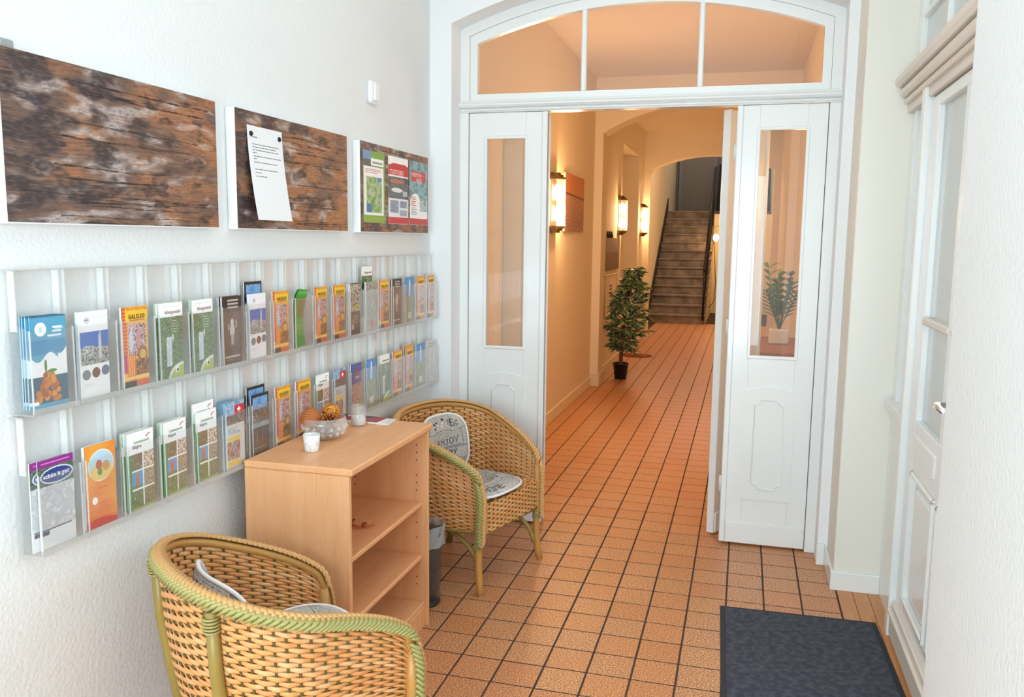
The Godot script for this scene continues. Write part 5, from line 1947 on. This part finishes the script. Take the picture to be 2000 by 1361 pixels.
func build_chairs() -> void:
	M.braid_olive = mat(col(166, 160, 96), 0.5)
	M.braid_tan = mat(col(214, 164, 104), 0.5)
	var news := news_mat()
	var c1 := thing("wicker_chair", "wicker tub chair seen from behind in front of the cabinet", "chair", Vector3(-0.978, 0, -2.042), 2.520, "wicker tub chairs")
	chair_parts(c1)
	var c2 := c1.duplicate() as Node3D
	c2.name = numbered("wicker_chair")
	add_child(c2)
	c2.position = Vector3(-0.971, 0, -3.530)
	c2.rotation.y = 1.289
	tag(c2, "wicker tub chair facing the room between the cabinet and the doors", "chair", "wicker tub chairs")
	var sm := pillow(0.40, 0.34, 0.05, 0.0, 3.0)
	var bm := pillow(0.34, 0.29, 0.055, 0.05, 3.4)
	var where := [[c1, "in the chair seen from behind"], [c2, "in the chair by the doors"]]
	for k in 2:
		var ch: Node3D = where[k][0]
		var xf := Transform3D(ch.basis, ch.position)
		var s := thing("seat_cushion", "newspaper print seat cushion with white piping " + where[k][1], "cushion", xf * Vector3(0, 0.396, -0.20))
		s.basis = ch.basis * Basis(Vector3.BACK, [0.06, 0.0][k]) * Basis(Vector3.RIGHT, -PI / 2 + [-0.07, 0.02][k])
		s.position = xf * [Vector3(0.035, 0.424, -0.165), Vector3(-0.03, 0.413, -0.155)][k]
		inst("cover", sm[0], news, s)
		inst("piping", sm[1], M.paper, s)
		var b := thing("back_cushion", "newspaper print back cushion leaning " + where[k][1], "cushion", xf * Vector3(0, 0.58, -0.41))
		b.basis = ch.basis * Basis(Vector3.RIGHT, -0.14)
		b.position = xf * [Vector3(0.035, 0.545, -0.405), Vector3(0.015, 0.545, -0.405)][k]
		inst("cover", bm[0], news, b)
		inst("piping", bm[1], M.paper, b)

# ------------------------------------------------------------------ mat, bin, detector
func build_floor_things() -> void:
	var m := thing("door_mat", "dark blue grey carpet mat on the floor by the side door", "mat", Vector3(0.292, 0.0012, -2.80), 0.03)
	var st := mb()
	box(st, Vector3(-0.285, 0.001, -0.665), Vector3(0.285, 0.0085, 0.665), 0.002)
	own("pile", done(st), M.carpet, m)
	st = mb()
	box(st, Vector3(-0.305, 0.0, -0.685), Vector3(0.305, 0.0045, 0.685), 0.002)
	own("border", done(st), M.mat_edge, m)

	var b := thing("waste_bin", "smoky grey waste bin with a bag, half hidden behind the cabinet", "bin", Vector3(-1.245, 0.0, -3.16))
	st = mb(true)
	lathe(st, [Vector2(0, 0.012), Vector2(0.066, 0.012), Vector2(0.070, 0.014), Vector2(0.086, 0.30), Vector2(0.089, 0.305), Vector2(0.089, 0.312), Vector2(0.083, 0.305), Vector2(0.066, 0.02), Vector2(0, 0.018)], 26)
	own("body", done(st), glass(col(86, 92, 98), 0.62, 0.1), b)
	st = mb(true)
	lathe(st, [Vector2(0, 0.0), Vector2(0.074, 0.0), Vector2(0.076, 0.006), Vector2(0.072, 0.014), Vector2(0, 0.014)], 26)
	own("base_ring", done(st), mat(col(40, 42, 46), 0.4), b)
	st = mb(true)
	for k in 36:
		var a0 := TAU * k / 36.0
		var a1 := TAU * (k + 1) / 36.0
		var w := func(a: float, y: float) -> float: return 0.091 + 0.005 * sin(a * 9.0 + y * 90.0) + 0.003 * sin(a * 17.0)
		for j in 4:
			var y0 := 0.345 - 0.022 * j
			var y1 := 0.345 - 0.022 * (j + 1)
			quad(st, Vector3(cos(a0) * w.call(a0, y0), y0, sin(a0) * w.call(a0, y0)), Vector3(cos(a1) * w.call(a1, y0), y0, sin(a1) * w.call(a1, y0)), Vector3(cos(a1) * w.call(a1, y1), y1, sin(a1) * w.call(a1, y1)), Vector3(cos(a0) * w.call(a0, y1), y1, sin(a0) * w.call(a0, y1)), Vector3(cos(a0), 0, sin(a0)))
	own("bag", done(st), glass(col(206, 212, 214), 0.45, 0.2), b)

	var d := thing("door_chime", "small white bell box high on the left wall", "chime", Vector3(XL, 2.085, -3.40))
	st = mb()
	box(st, Vector3(0.0, 0.0, -0.045), Vector3(0.022, 0.095, 0.045), 0.009)
	own("housing", done(st), M.paper, d)
	st = mb()
	box(st, Vector3(0.020, 0.012, -0.022), Vector3(0.030, 0.085, 0.022), 0.005)
	own("cover", done(st), M.plain_white, d)

# ------------------------------------------------------------------ potted tree in the hall
func leaf_mesh(l: float, w: float, dark: Color, rim_: Color) -> ArrayMesh:
	# pointed leaf along +z with a raised midrib line and a pale margin
	var st := mb()
	var prof := [[0.0, 0.02], [0.25, 0.8], [0.5, 1.0], [0.75, 0.66], [1.0, 0.0]]
	for s in [-1.0, 1.0]:
		for i in 4:
			var za: float = prof[i][0] * l
			var zb: float = prof[i + 1][0] * l
			var wa: float = prof[i][1] * w * 0.5 * s
			var wb: float = prof[i + 1][1] * w * 0.5 * s
			var da: float = -pow(prof[i][0], 2) * l * 0.22
			var db: float = -pow(prof[i + 1][0], 2) * l * 0.22
			var m := 0.62
			st.set_color(dark)
			quad(st, Vector3(0, da, za), Vector3(wa * m, da + absf(wa) * 0.2, za), Vector3(wb * m, db + absf(wb) * 0.2, zb), Vector3(0, db, zb), Vector3.UP)
			st.set_color(rim_)
			quad(st, Vector3(wa * m, da + absf(wa) * 0.2, za), Vector3(wa, da + absf(wa) * 0.32, za), Vector3(wb, db + absf(wb) * 0.32, zb), Vector3(wb * m, db + absf(wb) * 0.2, zb), Vector3.UP)
	return done(st).commit()

func build_plant() -> void:
	var at := Vector3(-1.272, 0, -9.20)
	var o := thing("potted_ficus", "variegated ficus tree in a black pot beside the first arch", "potted plant", at)
	var st := mb(true)
	lathe(st, [Vector2(0, 0.0), Vector2(0.062, 0.0), Vector2(0.066, 0.004), Vector2(0.083, 0.158), Vector2(0.088, 0.160), Vector2(0.088, 0.178), Vector2(0.081, 0.178), Vector2(0.079, 0.155), Vector2(0, 0.155)], 24)
	own("pot", done(st), M.black_plastic, o)
	st = mb(true)
	lathe(st, [Vector2(0.079, 0.150), Vector2(0.05, 0.160), Vector2(0, 0.162)], 16)
	own("soil", done(st), mat(col(66, 48, 36), 0.95), o)
	st = mb(true)
	for k in 3:
		var a := TAU * k / 3.0
		var p := []
		for i in 14:
			var t := i / 13.0
			p.append(Vector3(cos(a + t * 3.0) * 0.012 + 0.09 * t * t, 0.15 + 0.95 * t, sin(a + t * 3.0) * 0.012))
		tube(st, p, [0.013, 0.013, 0.012, 0.012, 0.011, 0.010, 0.010, 0.009, 0.008, 0.007, 0.006, 0.006, 0.005, 0.004], 6)
	own("trunk", done(st), M.bark, o)
	var meshes := []
	for c in [[Color(0.08, 0.18, 0.075), Color(0.46, 0.56, 0.28)], [Color(0.11, 0.23, 0.09), Color(0.62, 0.66, 0.40)], [Color(0.055, 0.13, 0.08), Color(0.30, 0.40, 0.20)], [Color(0.13, 0.27, 0.10), Color(0.68, 0.70, 0.44)]]:
		meshes.append(leaf_mesh(0.10, 0.055, c[0], c[1]))
	var twigs := mb(true)
	var spots := []
	# twigs leave the trunk in a loose spiral; leaves sit along them
	for k in 84:
		var t := (k + 0.5) / 84.0
		var y := lerpf(0.36, 1.25, t)
		var a := k * 2.39996
		# width of the crown at this height, wider in the middle
		var reach := 0.0
		if t < 0.25: reach = lerpf(0.14, 0.22, t / 0.25)
		elif t < 0.65: reach = lerpf(0.29, 0.23, (t - 0.25) / 0.4)
		else: reach = lerpf(0.19, 0.05, (t - 0.65) / 0.35)
		reach *= rng.randf_range(0.75, 1.1)
		var d := Vector3(cos(a), 0, sin(a))
		var root := Vector3(0.09 * pow((y - 0.15) / 0.95, 2), y - 0.10, 0)
		if d.x < 0.0: reach *= 1.0 + 0.35 * d.x
		var tip := root + d * reach + Vector3(0, rng.randf_range(0.03, 0.11), 0)
		tube(twigs, [root, root.lerp(tip, 0.5) + Vector3(0, 0.02, 0), tip], [0.004, 0.003, 0.002], 5)
		for i in 10:
			var f := 0.28 + 0.075 * i
			var p := root.lerp(tip, f) + Vector3(0, 0.02 * sin(PI * f), 0)
			spots.append([p, a + rng.randf_range(-1.2, 1.2), rng.randf_range(-0.7, 0.5), rng.randf_range(0.75, 1.2)])
	own("twigs", done(twigs), M.bark, o)
	# the 300 leaves that face the viewer are pieces of their own, those behind them are one part
	spots.sort_custom(func(p, q): return p[0].z + 0.3 * p[0].x * 0.0 > q[0].z)
	var rest := mb()
	for k in spots.size():
		var s = spots[k]
		var bs := Basis(Vector3.UP, PI / 2 - s[1]) * Basis(Vector3.RIGHT, s[2]) * Basis(Vector3.BACK, rng.randf_range(-0.6, 0.6))
		var xf := Transform3D(bs.scaled(Vector3.ONE * s[3]), s[0])
		if k < 300:
			inst("leaf", meshes[rng.randi() % 4], M.leaf, o).transform = xf
		else:
			rest.append_from(meshes[rng.randi() % 4], 0, xf)
	var ro := inst("leaves", rest.commit(), M.leaf, o)
	ro.set_meta("kind", "stuff")

func build_hall_things() -> void:
	# round rug behind the pot
	var r := thing("round_rug", "small round rug with coloured rings behind the potted tree", "rug", Vector3(-1.33, 0.001, -11.15))
	var ringc := [col(150, 70, 40), col(176, 110, 60), col(70, 96, 70)]
	for i in 3:
		var st := mb(true)
		var ra: float = [0.20, 0.14, 0.08][i]
		lathe(st, [Vector2(0, 0.004 + 0.001 * i), Vector2(ra, 0.004 + 0.001 * i), Vector2(ra, 0.0)], 30)
		own("ring", done(st), mat(ringc[i], 0.95), r)
	# dune picture near the doors
	var p := thing("dune_picture", "unframed picture of rippled sand dunes on the left hall wall", "picture", Vector3(HL, 1.594, -7.55))
	var im := blank(col(206, 150, 110), 128, 128)
	for y in 128:
		for x in 128:
			var u := x / 128.0
			var w := y / 128.0
			var c := col(196, 124, 78)
			var edge := 0.34 + 0.05 * u
			if w > edge:
				c = col(176, 126, 104).lerp(col(120, 84, 76), clampf(0.5 + 0.5 * sin((w - 0.06 * sin(u * 6.0 + w * 9.0)) * 95.0), 0, 1) * clampf((w - 0.5) * 2.4, 0, 0.8))
			if absf(w - edge) < 0.018: c = col(104, 62, 44)
			im.set_pixel(x, y, c)
	var dm := mat(Color.WHITE, 0.5)
	dm.albedo_texture = tex(im)
	var st := mb()
	box(st, Vector3(0.001, 0, -0.43), Vector3(0.022, 0.498, 0.43), 0.001)
	own("canvas", done(st), M.hall_ceiling, p)
	st = mb()
	quad(st, Vector3(0.0226, 0, 0.43), Vector3(0.0226, 0, -0.43), Vector3(0.0226, 0.498, -0.43), Vector3(0.0226, 0.498, 0.43), Vector3.RIGHT)
	own("print", done(st), dm, p)
	# landscape print below the second lamp
	var q := thing("landscape_picture", "dim landscape print below the second wall lamp", "picture", Vector3(HL, 1.175, -9.88))
	im = blank(col(128, 106, 100), 96, 64)
	blot(im, 0, 0.45, 1, 1, [col(96, 76, 44), col(120, 90, 50), col(84, 60, 36), col(130, 80, 40)], 0.05, 95)
	var lm := mat(Color.WHITE, 0.5)
	lm.albedo_texture = tex(im)
	st = mb()
	box(st, Vector3(0.001, 0, -0.53), Vector3(0.02, 0.375, 0.53), 0.001)
	own("canvas", done(st), M.hall_ceiling, q)
	st = mb()
	quad(st, Vector3(0.0206, 0, 0.53), Vector3(0.0206, 0, -0.53), Vector3(0.0206, 0.375, -0.53), Vector3(0.0206, 0.375, 0.53), Vector3.RIGHT)
	own("print", done(st), lm, q)
	# cream notice board under it
	var nb := thing("notice_board", "cream framed notice board half hidden by the potted tree", "notice board", Vector3(HL, 0.66, -9.85))
	st = mb()
	box(st, Vector3(0.001, 0, -0.42), Vector3(0.012, 0.46, 0.42))
	own("panel", done(st), mat(col(240, 230, 206), 0.6), nb)
	st = mb()
	box(st, Vector3(0.001, 0, -0.44), Vector3(0.02, 0.47, -0.42), 0.003)
	box(st, Vector3(0.001, 0, 0.42), Vector3(0.02, 0.47, 0.44), 0.003)
	box(st, Vector3(0.001, 0.45, -0.44), Vector3(0.02, 0.47, 0.44), 0.003)
	box(st, Vector3(0.001, -0.01, -0.44), Vector3(0.02, 0.01, 0.44), 0.003)
	own("frame", done(st), mat(col(222, 206, 170), 0.5), nb)
	st = mb()
	for k in 4:
		box(st, Vector3(0.012, 0.20 + 0.04 * k, -0.10), Vector3(0.013, 0.22 + 0.04 * k, 0.06))
	own("print", done(st), mat(col(110, 74, 50), 0.7), nb)
	# clutter on top of the landscape picture: small figures
	for k in 3:
		var fg := thing("figurine", "tiny dark figurine, %s of three in a row under the second wall lamp" % ["first", "second", "last"][k], "figurine", Vector3(HL + 0.011, 1.55, -9.55 - 0.14 * k), 0, "figurines above the landscape print")
		st = mb(true)
		lathe(st, [Vector2(0, 0), Vector2(0.018, 0), Vector2(0.020, 0.03), Vector2(0.008, 0.05), Vector2(0.011, 0.065), Vector2(0, 0.08)], 10)
		own("body", done(st), M.black_plastic, fg)
	# plant stand by the right hall wall, seen through the right door pane
	var sd := thing("hall_table", "dark wooden side table against the right hall wall", "table", Vector3(0.26, 0, -6.5))
	var dw := mat(col(150, 92, 56), 0.5)
	st = mb()
	box(st, Vector3(-0.15, 0.74, -0.5), Vector3(0.18, 0.77, 0.5), 0.004)
	own("table_top", done(st), dw, sd)
	for x in [-0.13, 0.14]:
		for z in [-0.46, 0.42]:
			st = mb()
			box(st, Vector3(x, 0, z), Vector3(x + 0.04, 0.74, z + 0.04), 0.003)
			own("leg", done(st), dw, sd)
	var z1 := thing("potted_zz_plant", "potted plant with upright fronds on the hall table", "potted plant", Vector3(0.27, 0.77, -6.55))
	st = mb()
	box(st, Vector3(-0.07, 0, -0.07), Vector3(0.07, 0.11, 0.07), 0.01)
	own("pot", done(st), mat(col(206, 204, 196), 0.5), z1)
	var zm := leaf_mesh(0.10, 0.045, Color(0.10, 0.20, 0.06), Color(0.16, 0.28, 0.09))
	for k in 7:
		var a := k * 0.9
		var lean := Vector3(cos(a) * 0.12, 0, sin(a) * 0.12)
		var h := 0.30 + 0.07 * (k % 4)
		st = mb(true)
		tube(st, [Vector3(0, 0.1, 0), lean * 0.5 + Vector3(0, 0.1 + h * 0.5, 0), lean + Vector3(0, 0.1 + h, 0)], [0.006, 0.005, 0.003], 5)
		own("stem", done(st), mat(col(96, 120, 60), 0.5), z1)
		for i in 7:
			var f := 0.3 + 0.1 * i
			for s in [-1.0, 1.0]:
				var lf := inst("leaf", zm, M.leaf, z1)
				lf.transform = Transform3D(Basis(Vector3.UP, a + s * 1.0) * Basis(Vector3.RIGHT, -0.7), lean * f + Vector3(0, 0.1 + h * f, 0))
	# mat in front of the passage door
	var pm := inst(numbered("door_mat"), bx(-0.60, 0.1, 0.001, 0.012, -18.35, -17.6, 0.003).commit(), mat(col(84, 70, 50), 0.95), self)
	tag(pm, "small dull mat in front of the cream passage door", "mat")
	# black cable hanging by the railing
	st = mb(true)
	tube(st, [Vector3(-0.60, 1.55, -17.0), Vector3(-0.57, 1.2, -17.0), Vector3(-0.53, 0.7, -17.0), Vector3(-0.55, 0.35, -17.0), Vector3(-0.62, 0.25, -17.0), Vector3(-0.65, 0.24, -16.9)], 0.007, 6)
	var cb := inst(numbered("cable"), done(st).commit(), M.black_plastic, self)
	tag(cb, "thin black cable hanging beside the stair railing", "cable")
